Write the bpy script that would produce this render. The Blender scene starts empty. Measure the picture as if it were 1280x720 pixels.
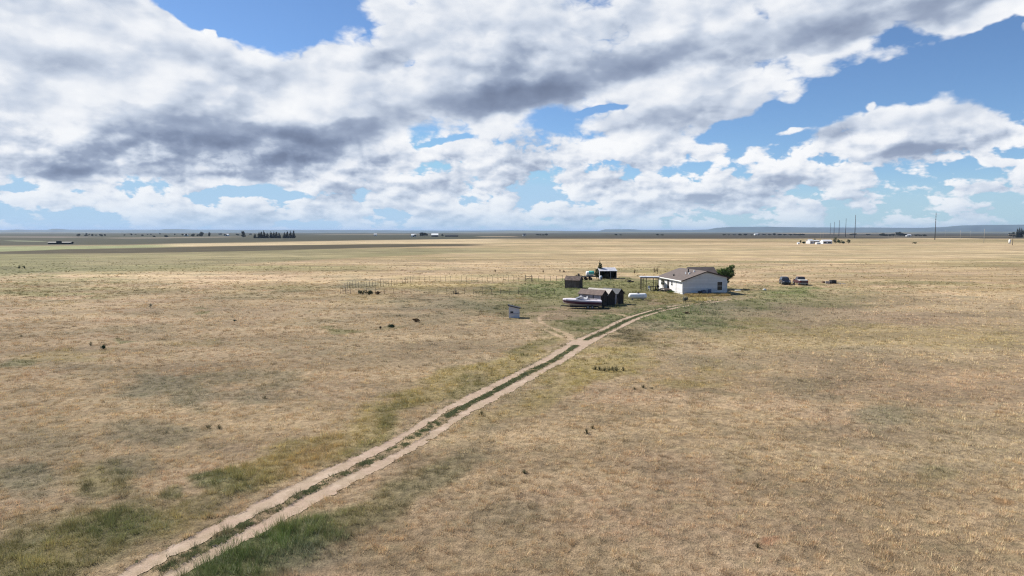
import bpy, bmesh, math, random
import numpy as np
from mathutils import Vector, Matrix

random.seed(7)
SC = bpy.context.scene
COL = SC.collection
PI = math.pi

# ------------------------------------------------------------------ camera, light, exposure
H = 12.0                       # height of the drone above the prairie
FPX = 853.33                   # focal length in pixels of the 1280 px wide photograph
PITCH = math.atan(70 / FPX)
cam_d = bpy.data.cameras.new('camera'); cam = bpy.data.objects.new('camera', cam_d); COL.objects.link(cam)
cam_d.sensor_width = 36; cam_d.lens = 24; cam_d.clip_start = 0.5; cam_d.clip_end = 200000
cam.location = (0, 0, H); cam.rotation_euler = (PI / 2 - PITCH, 0, 0)
SC.camera = cam
SC.render.resolution_x, SC.render.resolution_y = 1024, 576
SC.view_settings.view_transform = 'Standard'
SC.view_settings.look = 'None'
SC.view_settings.gamma = 1.0
SC.view_settings.use_curve_mapping = False
SC.view_settings.exposure = 0.75
SC.cycles.use_denoising = True; SC.cycles.denoiser = 'OPENIMAGEDENOISE'; SC.cycles.denoising_input_passes = 'RGB_ALBEDO_NORMAL'; SC.cycles.denoising_prefilter = 'NONE'
SC.cycles.pixel_filter_type = 'BLACKMAN_HARRIS'; SC.cycles.filter_width = 1.15
SC.cycles.volume_bounces = 1
SC.cycles.max_bounces = 6
SC.cycles.transparent_max_bounces = 8

SUN_EL = math.radians(43)
SUN_AZ = math.radians(-58)     # measured from +Y (the view direction) towards +X: the sun stands left and a little beyond
SUN_DIR = Vector((math.sin(SUN_AZ) * math.cos(SUN_EL), math.cos(SUN_AZ) * math.cos(SUN_EL), math.sin(SUN_EL)))
sd = bpy.data.lights.new('sun', 'SUN'); sd.energy = 5.0; sd.angle = math.radians(0.53); sd.color = (1.0, 0.95, 0.87)
sun = bpy.data.objects.new('sun', sd); COL.objects.link(sun)
sun.rotation_euler = SUN_DIR.to_track_quat('Z', 'Y').to_euler(); sun.location = (-60, 40, 80)

SKY_STRENGTH = 0.10

def ray(x, y):
    c, s = math.cos(PITCH), math.sin(PITCH)
    return Vector((x - 640, FPX * c + (360 - y) * s, -FPX * s + (360 - y) * c))

def azel(x, y):
    d = ray(x, y)
    return math.degrees(math.atan2(d.x, d.y)), math.degrees(math.asin(d.z / d.length))

class NB:
    """small expression builder over shader nodes"""
    def __init__(s, tree): s.t = tree; s.n = tree.nodes; s.l = tree.links
    def put(s, sock, v):
        if v is None: return
        if isinstance(v, bpy.types.NodeSocket): s.l.new(v, sock)
        else: sock.default_value = v
    def m(s, op, a, b=None, c=None, clamp=False):
        n = s.n.new('ShaderNodeMath'); n.operation = op; n.use_clamp = clamp
        s.put(n.inputs[0], a); s.put(n.inputs[1], b); s.put(n.inputs[2], c)
        return n.outputs[0]
    def vm(s, op, a, b=None):
        n = s.n.new('ShaderNodeVectorMath'); n.operation = op
        s.put(n.inputs[0], a)
        if b is not None: s.put(n.inputs[1], b)
        return n.outputs['Value'] if op in ('LENGTH', 'DOT_PRODUCT') else n.outputs[0]
    def xyz(s, x, y, z=0.0):
        n = s.n.new('ShaderNodeCombineXYZ'); s.put(n.inputs[0], x); s.put(n.inputs[1], y); s.put(n.inputs[2], z); return n.outputs[0]
    def sep(s, v):
        n = s.n.new('ShaderNodeSeparateXYZ'); s.l.new(v, n.inputs[0]); return n.outputs
    def mr(s, v, a, b, c=0.0, d=1.0, smooth=True):
        n = s.n.new('ShaderNodeMapRange'); n.interpolation_type = 'SMOOTHSTEP' if smooth else 'LINEAR'; n.clamp = True
        s.put(n.inputs[0], v)
        for i, q in enumerate((a, b, c, d)): s.put(n.inputs[i + 1], q)
        return n.outputs[0]
    def noise(s, vec, scale, detail=8, rough=0.55, lac=2.0, dist=0.0, color=False, typ='FBM', dim='3D'):
        n = s.n.new('ShaderNodeTexNoise'); n.noise_dimensions = dim
        try: n.noise_type = typ
        except Exception: pass
        try: n.normalize = True
        except Exception: pass
        s.l.new(vec, n.inputs['Vector']); n.inputs['Scale'].default_value = scale; n.inputs['Detail'].default_value = detail
        n.inputs['Roughness'].default_value = rough; n.inputs['Lacunarity'].default_value = lac; n.inputs['Distortion'].default_value = dist
        return n.outputs['Color'] if color else n.outputs[0]
    def mix(s, f, a, b, blend='MIX'):
        n = s.n.new('ShaderNodeMix'); n.data_type = 'RGBA'; n.blend_type = blend; n.clamp_factor = True
        s.put(n.inputs[0], f); s.put(n.inputs[6], a); s.put(n.inputs[7], b)
        return n.outputs[2]
    def ramp(s, v, stops):
        n = s.n.new('ShaderNodeValToRGB'); s.put(n.inputs[0], v)
        e = n.color_ramp.elements
        while len(e) < len(stops): e.new(0.5)
        for el, (p, c) in zip(e, stops): el.position = p; el.color = (*c, 1)
        return n.outputs[0]

# ------------------------------------------------------------------ sky with its clouds, by direction
W = bpy.data.worlds.new('World'); SC.world = W; W.use_nodes = True
wt = W.node_tree; wt.nodes.clear(); nb = NB(wt)
sky = wt.nodes.new('ShaderNodeTexSky'); sky.sky_type = 'NISHITA'; sky.sun_disc = False
sky.sun_elevation = SUN_EL; sky.sun_rotation = SUN_AZ; sky.altitude = 1700
sky.air_density = 1.0; sky.dust_density = 0.7; sky.ozone_density = 1.6
tc = wt.nodes.new('ShaderNodeTexCoord')
d = nb.vm('NORMALIZE', tc.outputs['Generated'])
dx, dy, dz = nb.sep(d)
az = nb.m('MULTIPLY', nb.m('ARCTAN2', dx, dy), 180 / PI)
el = nb.m('MULTIPLY', nb.m('ARCSINE', dz), 180 / PI)

def puffs(vec, scale):
    n = wt.nodes.new('ShaderNodeTexVoronoi'); n.voronoi_dimensions = '2D'; n.feature = 'F1'; n.normalize = True
    wt.links.new(vec, n.inputs['Vector']); n.inputs['Scale'].default_value = scale
    n.inputs['Detail'].default_value = 2.0; n.inputs['Roughness'].default_value = 0.55; n.inputs['Lacunarity'].default_value = 2.3
    dd = n.outputs['Distance']
    return nb.m('SUBTRACT', 0.46, nb.m('MULTIPLY', nb.m('MULTIPLY', dd, dd), 1.15))

def cloud_noise(azs, els, det=7):
    """cumulus noise: broad high up, small and flat near the horizon"""
    vh = nb.xyz(nb.m('MULTIPLY', azs, 1 / 10.0), nb.m('MULTIPLY', els, 1 / 6.0), 0.3)
    vl = nb.xyz(nb.m('MULTIPLY', azs, 1 / 4.4), nb.m('MULTIPLY', els, 1 / 2.0), 5.3)
    wob = nb.noise(vl, 3.0, 2, 0.5, color=True, dim='2D')
    wh = nb.vm('MULTIPLY', wob, (0.55, 0.45, 0))
    vh2 = nb.vm('ADD', nb.xyz(nb.m('MULTIPLY', azs, 1 / 3.4), nb.m('MULTIPLY', els, 1 / 2.3), 0.0), wh)
    le = nb.m('MULTIPLY', nb.m('LOGARITHM', nb.m('ADD', nb.m('MULTIPLY', nb.m('MAXIMUM', els, -1.0), 0.25), 1.0), math.e), 6.5)
    vl2 = nb.vm('ADD', nb.xyz(nb.m('MULTIPLY', azs, 1 / 1.7), nb.m('MULTIPLY', le, 1 / 1.0), 0.0), wh)
    w = nb.mr(els, 6.0, 10.5)
    def both(a, b): return nb.m('ADD', nb.m('MULTIPLY', a, w), nb.m('MULTIPLY', b, nb.m('SUBTRACT', 1.0, w)))
    soft = both(nb.noise(vh, 1.0, det, 0.48, dim='2D'), nb.noise(vl, 1.0, det, 0.50, dim='2D'))
    puff = both(nb.m('MULTIPLY', puffs(vh2, 1.0), 0.46), nb.m('MULTIPLY', puffs(vl2, 1.0), 0.50))
    return nb.m('SUBTRACT', nb.m('ADD', soft, puff), 0.10)

# warp of the field so that all outlines billow
wv = nb.xyz(nb.m('MULTIPLY', az, 0.16), nb.m('MULTIPLY', el, 0.26), 1.7)
wn = nb.vm('SUBTRACT', nb.noise(wv, 1.0, 4, 0.56, color=True, dim='2D'), (0.5, 0.5, 0.5))
wx, wy, _z = nb.sep(wn)
waz = nb.m('ADD', az, nb.m('MULTIPLY', wx, 4.5))
wel = nb.m('ADD', el, nb.m('MULTIPLY', wy, 2.6))

def blob_sum(blobs):
    """blobs: (x, y, rx, ry, tilt in degrees, weight) in photograph pixels, turned into azimuth and elevation"""
    tot = None
    for (x, y, rx, ry, tilt, w) in blobs:
        a, e = azel(x, y)
        sa = (azel(x + rx, y)[0] - azel(x - rx, y)[0]) / 2
        se = (azel(x, y - ry)[1] - azel(x, y + ry)[1]) / 2
        c_, s_ = math.cos(math.radians(tilt)), math.sin(math.radians(tilt))
        u = nb.m('MULTIPLY_ADD', waz, c_ / sa, nb.m('MULTIPLY_ADD', wel, s_ / sa, -(a * c_ + e * s_) / sa))
        v_ = nb.m('MULTIPLY_ADD', waz, -s_ / se, nb.m('MULTIPLY_ADD', wel, c_ / se, (a * s_ - e * c_) / se))
        r = nb.m('SQRT', nb.m('MULTIPLY_ADD', u, u, nb.m('MULTIPLY', v_, v_)))
        v = nb.mr(r, 1.25, 0.35, 0.0, w)
        tot = v if tot is None else nb.m('ADD', tot, v)
    return tot

COVER = [  # + cloud, - clear sky
    (100, 80, 240, 130, 0, .60), (330, 150, 240, 95, 0, .55), (260, 195, 240, 34, 0, .35), (560, 60, 190, 85, 12, .60), (800, 50, 260, 66, 12, .65),
    (1130, 4, 230, 40, 10, .66), (900, 100, 190, 34, 14, .50), (640, 120, 160, 46, 4, .40), (60, 190, 140, 60, 0, .35),
    (1130, 172, 140, 38, 4, .52), (1075, 215, 110, 20, 6, .32), (790, 190, 170, 44, 4, .40), (560, 215, 190, 36, 10, .34),
    (250, 205, 210, 22, 0, .32), (640, 260, 420, 26, 0, .24), (150, 262, 260, 20, 0, .20), (900, 240, 170, 24, 0, .24),
    (1250, 165, 70, 14, 0, .34), (1245, 198, 34, 9, 0, .34), (1215, 196, 18, 7, 0, .3), (1230, 240, 60, 8, 0, .16), (985, 162, 40, 7, 12, .50), (1088, 131, 13, 7, 0, .40),
    (1275, 42, 16, 8, 0, .5), (1245, 0, 120, 36, 6, .85), (262, 38, 16, 9, 0, .75), (190, 30, 14, 10, 0, .3),
    (283, 0, 112, 48, 0, -1.35), (290, 42, 44, 11, 0, -.40),
    (1100, 108, 260, 30, 15, -.80), (930, 160, 70, 24, 14, -.55), (1240, 90, 130, 42, 4, -.70), (745, 138, 42, 7, 10, -.55),
    (1240, 222, 90, 14, 0, -.34), (1180, 262, 170, 22, 0, -.30), (330, 240, 90, 8, 0, -.42), (60, 238, 70, 7, 0, -.34), (100, 268, 110, 8, 0, -.3), (1180, 238, 200, 30, 0, -.12),
    (560, 172, 36, 6, 14, -.40), (915, 205, 46, 11, 14, -.34), (700, 235, 40, 5, 0, -.2),
]
SHADE = [  # grey bases, in the shade of the cloud above them
    (320, 182, 200, 34, -2, 1.05), (260, 160, 130, 26, 0, .45), (90, 211, 210, 16, 0, .85), (420, 168, 70, 22, 8, .55), (620, 122, 120, 26, 4, 1.0), (740, 92, 170, 26, 13, .95),
    (930, 50, 170, 24, 13, .65), (1150, 18, 230, 20, 8, .85), (480, 78, 50, 22, 30, .50), (560, 92, 60, 20, 10, .5), (200, 140, 120, 20, 0, .25), (700, 60, 120, 24, 8, .3),
    (740, 218, 120, 10, 4, .45), (790, 160, 60, 8, 4, .35), (880, 182, 70, 10, 8, .25), (560, 238, 190, 8, 0, .40), (1120, 196, 120, 7, 6, .25), (1180, 176, 60, 6, 4, .15), (30, 5, 60, 18, 0, .35), (870, 132, 120, 10, 14, .40),
    (90, 70, 190, 70, 0, -.50), (60, 165, 90, 20, 0, -.4), (176, 190, 32, 15, 0, -.95), (186, 114, 30, 16, 0, -.6), (450, 112, 60, 16, 24, -.6), (520, 25, 120, 35, 10, -.45),
    (425, 146, 55, 8, 10, -.4), (860, 20, 50, 14, 10, -.3), (680, 30, 80, 22, 0, -.35), (272, 122, 20, 10, 0, -.4), (325, 150, 14, 7, 0, -.4), (960, 90, 160, 8, 14, -.35),
]
cover = blob_sum(COVER); shade = blob_sum(SHADE)
n0 = cloud_noise(az, el, 9)
off = nb.mr(el, 3.0, 10.0, 0.34, 0.70)
n1 = cloud_noise(nb.m('SUBTRACT', az, nb.m('MULTIPLY', off, 0.9)), nb.m('ADD', el, off), 3)
D = nb.m('ADD', nb.m('MULTIPLY', nb.m('SUBTRACT', n0, 0.5), nb.mr(el, 3.0, 9.0, 3.0, 2.3)), nb.m('SUBTRACT', cover, 0.02))
D = nb.m('SUBTRACT', D, nb.m('MAXIMUM', nb.mr(el, 19.5, 30.0, 0.0, 0.75), nb.mr(nb.m('ABSOLUTE', az), 48.0, 75.0, 0.0, 0.55)))
alpha = nb.mr(D, -0.02, nb.mr(el, 3.0, 10.0, 0.24, 0.30))
alpha = nb.m('MULTIPLY', alpha, nb.mr(el, 0.0, 2.0, 0.6, 1.0))
def broad(azs, els):
    v = nb.xyz(nb.m('MULTIPLY', azs, 1 / 6.0), nb.m('MULTIPLY', els, 1 / 3.4), 0)
    return nb.noise(v, 1.0, 3, 0.5, dim='2D')
b0 = broad(az, el); b1 = broad(nb.m('SUBTRACT', az, 1.2), nb.m('ADD', el, 1.3))
rel = nb.m('ADD', nb.m('MULTIPLY', nb.m('SUBTRACT', n0, n1), nb.mr(el, 4.0, 11.0, 1.7, 1.0)), nb.m('MULTIPLY', nb.m('SUBTRACT', b0, b1), 0.8))
rel = nb.m('MAXIMUM', nb.m('MINIMUM', rel, 0.30), -0.42)
thick = nb.mr(D, 0.15, 1.2, 0.0, 0.16)
shd = nb.mr(nb.m('ADD', shade, nb.m('ADD', nb.m('MULTIPLY', nb.m('SUBTRACT', 0.5, b0), 0.9), nb.m('MULTIPLY', nb.m('SUBTRACT', 0.5, n0), 0.45))), -0.15, 1.75, 0.0, 0.82, False)
sh = nb.m('SUBTRACT', nb.m('ADD', nb.m('ADD', shd, thick), 0.20), rel)
ccol = nb.ramp(nb.m('MULTIPLY', sh, 0.74), [(0.0, (1.0, 1.0, 1.0)), (0.16, (.88, .90, .935)), (0.33, (.63, .69, .79)), (0.54, (.36, .425, .55)), (0.75, (.245, .30, .42)), (1.0, (.17, .21, .31))])
K = 1.0 / SKY_STRENGTH
ccol = nb.vm('MULTIPLY', ccol, (K * .575, K * .58, K * .59))
base = nb.vm('MULTIPLY', sky.outputs[0], (0.48, 0.60, 0.73))
base = nb.vm('MINIMUM', base, (K * .24, K * .37, K * .50))
col = nb.mix(alpha, base, ccol)
# thin far layer towards the horizon
veil = nb.mr(el, -2.0, 5.0, 0.58, 0.0)
col = nb.mix(veil, col, (K * .335, K * .42, K * .50, 1))
bg = wt.nodes.new('ShaderNodeBackground'); wt.links.new(col, bg.inputs[0]); bg.inputs[1].default_value = SKY_STRENGTH
wo = wt.nodes.new('ShaderNodeOutputWorld'); wt.links.new(bg.outputs[0], wo.inputs[0])
W.cycles.sampling_method = 'MANUAL'; W.cycles.sample_map_resolution = 512

# ------------------------------------------------------------------ places: a photograph pixel on the flat plain becomes a point in metres
def G(x, y, z=0.0):
    d = ray(x, y); t = (z - H) / d.z
    return Vector((d.x * t, d.y * t, z))
def mpp(y): return H / (math.cos(PITCH) * (y - 290.0))     # metres per pixel across, for something standing at row y

# numpy value noise
def _hash(ix, iy, seed):
    h = (ix.astype(np.int64) * 374761393 + iy.astype(np.int64) * 668265263 + seed * 974711) & 0xffffffff
    h = ((h ^ (h >> 13)) * 1274126177) & 0xffffffff
    return ((h ^ (h >> 16)) & 0xffffff) / float(0xffffff)
def vnoise(x, y, seed=0):
    ix = np.floor(x); iy = np.floor(y); fx = x - ix; fy = y - iy
    fx = fx * fx * (3 - 2 * fx); fy = fy * fy * (3 - 2 * fy)
    a = _hash(ix, iy, seed); b = _hash(ix + 1, iy, seed); c = _hash(ix, iy + 1, seed); e = _hash(ix + 1, iy + 1, seed)
    return (a * (1 - fx) + b * fx) * (1 - fy) + (c * (1 - fx) + e * fx) * fy
def fbm(x, y, octv=4, seed=0, gain=0.5):
    s = 0; a = 1; t = 0
    for k in range(octv):
        s = s + a * vnoise(x * 2 ** k + 17.3 * k, y * 2 ** k - 9.1 * k, seed + k); t += a; a *= gain
    return s / t
def sstep(a, b, v):
    t = np.clip((v - a) / (b - a), 0, 1); return t * t * (3 - 2 * t)

# ------------------------------------------------------------------ the plant cover of the prairie, as a map over the ground (metres)
def to_plot(X, Y):
    """ground metres -> survey coordinates used for the patch list below"""
    c, s = math.cos(PITCH), math.sin(PITCH)
    Yc = np.maximum(Y, 0.5)
    dep = Yc * c + H * s
    return 640 + FPX * X / dep, 360 + FPX * (H * c - Yc * s) / dep

STRAW = np.array([.475, .352, .208]); STRAW2 = np.array([.410, .297, .180]); PINK = np.array([.465, .330, .220])
OLIVE = np.array([.185, .175, .072]); GREEN = np.array([.110, .140, .048]); VIVID = np.array([.120, .185, .040])
GREY = np.array([.185, .185, .120]); YELL = np.array([.360, .290, .115]); DARK = np.array([.078, .078, .036]); RUST = np.array([.33, .19, .08])
SOILC = np.array([.400, .285, .195]); PALE = np.array([.46, .36, .22])

PATCHES = [  # x, y, rx, ry, tilt, colour, strength, extra height
    (115, 665, 125, 36, 8, OLIVE, .85, .5), (150, 655, 70, 22, 8, GREEN, .55, .3), (30, 705, 70, 30, 0, OLIVE, .85, .4), (285, 606, 34, 12, 0, GREEN, .85, .5),
    (228, 618, 16, 8, 0, GREEN, .6, .5), (225, 655, 50, 20, 10, YELL, .5, .4), (60, 690, 40, 14, 10, YELL, .4, .3),
    (350, 575, 75, 20, 28, YELL, .8, .5), (300, 610, 60, 16, 30, OLIVE, .5, .3), (455, 535, 75, 18, 28, YELL, .75, .4), (500, 515, 40, 9, 24, OLIVE, .7, .3), (400, 560, 50, 12, 26, RUST, .25, .2), (560, 485, 70, 15, 24, YELL, .75, .3),
    (640, 450, 62, 12, 22, YELL, .75, .3), (590, 485, 40, 7, 22, OLIVE, .6, .3), (668, 434, 32, 6, 12, OLIVE, .65, .2), (470, 545, 30, 7, 26, GREEN, .35, .2),
    (330, 690, 90, 36, 14, GREEN, .97, 1.0), (375, 662, 60, 22, 20, VIVID, .45, .8), (285, 715, 60, 20, 10, GREEN, .95, 1.0), (420, 650, 50, 22, 20, GREEN, .5, .5), (395, 700, 60, 22, 10, GREY, .6, .3),
    (500, 610, 100, 20, 28, OLIVE, .60, .2), (560, 580, 70, 14, 26, GREY, .35, .1), (650, 510, 80, 12, 24, YELL, .45, .2), (475, 640, 60, 16, 30, DARK, .25, .1),
    (745, 452, 75, 17, 6, YELL, .85, .2), (700, 480, 60, 12, 20, YELL, .5, .1), (785, 421, 32, 6, 0, DARK, .75, .2), (800, 432, 40, 5, 0, OLIVE, .5, .1),
    (865, 399, 84, 14, 0, np.array([.125, .165, .055]), .95, .4), (835, 393, 44, 8, 6, VIVID, .60, .3), (905, 392, 95, 14, 0, np.array([.14, .17, .07]), .65, .2), (960, 388, 90, 12, 0, GREY, .65, .1), (870, 413, 90, 6, 0, GREY, .6, .1), (990, 378, 70, 7, 0, OLIVE, .55, .1),
    (985, 367, 38, 5, 0, VIVID, .95, .3), (945, 377, 40, 5, 0, GREEN, .7, .2), (940, 362, 50, 5, 0, OLIVE, .5, .1), (1000, 358, 40, 3, 0, OLIVE, .5, .1), (1110, 356, 90, 2.5, 0, OLIVE, .4, .1),
    (742, 405, 50, 9, 0, GREEN, .8, .3), (700, 412, 26, 8, 0, OLIVE, .6, .2), (770, 400, 30, 6, 10, GREEN, .5, .2), (728, 421, 14, 4, 0, GREEN, .6, .2),
    (660, 363, 60, 6, 0, GREEN, .7, .3), (630, 364, 40, 4, 0, DARK, .4, .3), (700, 366, 55, 9, 0, OLIVE, .8, .2), (690, 352, 30, 4, 0, OLIVE, .8, .1), (640, 355, 70, 3, 0, OLIVE, .45, .1),
    (720, 380, 130, 18, 0, np.array([.165, .18, .075]), .75, .1), (650, 388, 80, 13, 0, OLIVE, .45, .2), (780, 360, 120, 12, 0, np.array([.150, .175, .070]), .8, .1), (1000, 372, 110, 12, 0, np.array([.21, .20, .10]), .65, 0), (950, 400, 150, 12, 0, np.array([.21, .205, .11]), .6, 0), (615, 392, 30, 8, 0, DARK, .35, .3), (790, 362, 50, 12, 0, OLIVE, .75, .3), (770, 376, 60, 7, 0, OLIVE, .65, .2), (850, 374, 60, 6, 0, OLIVE, .5, .4),
    (740, 351, 40, 3, 0, GREEN, .55, .2), (780, 350, 50, 4, 0, DARK, .35, .1), (835, 370, 30, 4, 0, YELL, .5, .4), (880, 370, 22, 4, 0, YELL, .9, .8), (830, 341, 40, 5, 0, YELL, .3, 0), (818, 378, 14, 3, 0, SOILC, .6, -.5),
    (735, 390, 60, 4, 0, SOILC, .55, -.6), (690, 394, 26, 3.5, 0, SOILC, .55, -.6), (650, 375, 14, 3, 0, RUST, .3, 0), (560, 383, 70, 7, 0, GREY, .5, 0), (520, 373, 40, 2, 0, DARK, .4, 0), (470, 377, 14, 1.5, 0, DARK, .5, 0), (560, 358, 80, 4, 0, YELL, .4, 0),
    (450, 355, 30, 6, 0, GREY, .5, 0), (345, 361, 60, 5, 0, OLIVE, .35, 0), (85, 350, 80, 4, 0, OLIVE, .60, 0), (60, 368, 78, 4, 0, OLIVE, .60, 0), (200, 365, 70, 3, 0, OLIVE, .3, 0), (130, 371, 40, 3, 0, OLIVE, .4, 0),
    (430, 412, 30, 4, 0, OLIVE, .85, .1), (490, 407, 22, 3, 0, OLIVE, .5, .1), (251, 391, 11, 2, 0, OLIVE, .8, 0), (162, 427, 18, 3, 0, GREEN, .7, .1), (200, 424, 13, 2, 0, DARK, .6, .1), (24, 453, 26, 6, 0, GREEN, .6, .1), (80, 443, 70, 10, 0, YELL, .45, 0), (245, 432, 50, 6, 0, YELL, .3, 0),
    (208, 489, 62, 12, 0, GREY, .65, .1), (320, 480, 60, 10, 0, GREY, .45, .1), (190, 547, 66, 18, 0, GREY, .55, .1), (25, 600, 45, 20, 0, GREY, .75, .1), (45, 560, 60, 25, 0, GREY, .35, .0), (125, 603, 46, 14, 0, OLIVE, .75, .3), (160, 590, 40, 10, 0, GREY, .5, .1), (103, 606, 8, 3, 0, DARK, .6, .3),
    (862, 474, 54, 16, 0, YELL, .60, .1), (893, 499, 26, 7, 0, DARK, .55, .1), (1105, 520, 34, 16, 0, GREY, .55, .0), (1168, 597, 34, 14, 0, OLIVE, .45, .1), (1010, 486, 60, 10, 0, GREY, .35, 0), (1090, 425, 300, 14, 0, YELL, .35, 0), (1000, 412, 120, 8, 0, YELL, .35, 0),
    (1060, 395, 160, 12, 0, PINK, .5, 0), (1160, 560, 120, 60, 0, GREY, .25, 0), (640, 640, 70, 30, 0, GREY, .3, 0), (1250, 540, 80, 50, 0, PALE, .4, 0), (895, 422, 22, 2.2, 0, OLIVE, .4, .1), (1135, 373, 14, 1.5, 0, DARK, .3, 0),
    (300, 420, 120, 8, 0, STRAW2, .5, 0), (180, 400, 160, 6, 0, PALE, .35, 0), (340, 455, 220, 18, 0, STRAW2, .45, 0),
    (609, 651, 9, 3.5, 0, PALE, .8, -.8), (947, 685, 11, 4, 0, np.array([.42, .20, .11]), .6, 0), (1260, 629, 14, 5, 0, RUST, .6, .2), (565, 628, 14, 4, 0, RUST, .3, .1), (1247, 511, 14, 4, 0, RUST, .5, 0), (855, 527, 14, 4, 0, RUST, .35, 0),
]
FAR = [  # far ground bands, the dark ones cloud shadow painted into the colour: (x, near edge row, far edge row) outline, colour, strength
    ([(-900, 312, 350), (0, 312, 345), (240, 311, 334), (460, 311, 322), (640, 310, 314)], np.array([.185, .172, .085]), .75),
    ([(-900, 320, 352), (0, 318, 346), (110, 318, 336)], np.array([.15, .15, .065]), .5),
    ([(560, 306, 322), (1500, 304, 330), (2600, 304, 330)], PALE, .22),
    ([(-900, 290, 298.2), (2600, 290, 298.2)], np.array([.050, .042, .031]), 1.0),  # cloud shadow across the whole far plain, painted as near-black ground
    ([(-900, 290, 309), (0, 290, 307.6), (160, 290, 306.6), (300, 290, 303.6), (460, 290, 300.6), (640, 290, 298)], np.array([.046, .046, .029]), 1.0),  # the same painted shadow reaching nearer on the left
    ([(-900, 310, 318), (0, 308.2, 314.6), (160, 307.2, 310.4), (250, 305, 309)], np.array([.22, .235, .115]), .95),
    ([(210, 304.6, 308.8), (320, 303.6, 307.4), (460, 300.6, 305.4), (640, 298.2, 304)], PALE, .75),
    ([(-900, 319, 324), (0, 314.8, 317.8), (90, 311.6, 317.4), (160, 310.4, 317), (320, 307.2, 314.2), (460, 305.2, 310), (540, 305, 308), (610, 305.2, 306.8)], np.array([.062, .050, .027]), 1.0),  # nearer dark strip, also cloud shadow held in the ground colour
    ([(620, 298, 299.4), (700, 298, 299.2), (960, 297.9, 298.6)], np.array([.10, .08, .05]), .8),
    ([(1000, 299.2, 302.4), (1280, 299.2, 302.6), (2000, 299, 303)], np.array([.20, .165, .08]), .55), ([(1110, 297.1, 297.9), (1230, 297.6, 298.4)], PALE, .9),
    ([(955, 290.9, 291.6), (1000, 290.6, 292.2), (1170, 290.8, 291.9)], np.array([.42, .32, .20]), .9), ([(590, 295.3, 296.2), (640, 295.3, 296.3)], np.array([.35, .27, .18]), .8), ([(575, 292.0, 292.8), (650, 292.0, 292.7)], np.array([.33, .27, .2]), .7), ([(400, 292.6, 293.6), (560, 292.2, 293.2)], np.array([.36, .29, .2]), .6),
    ([(12, 300.6, 301.0), (30, 300.5, 302.0), (70, 301.5, 302.4)], np.array([.20, .22, .14]), .7), ([(120, 297.2, 298.3), (200, 296.6, 297.8), (300, 295.6, 296.6)], np.array([.30, .25, .20]), .5), ([(-40, 295.6, 296.4), (80, 295.4, 297.4), (130, 296, 296.9)], np.array([.19, .16, .14]), .65),
    ([(1050, 294.8, 295.6), (1280, 295.4, 296.4)], np.array([.16, .13, .09]), .5),
]

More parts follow.
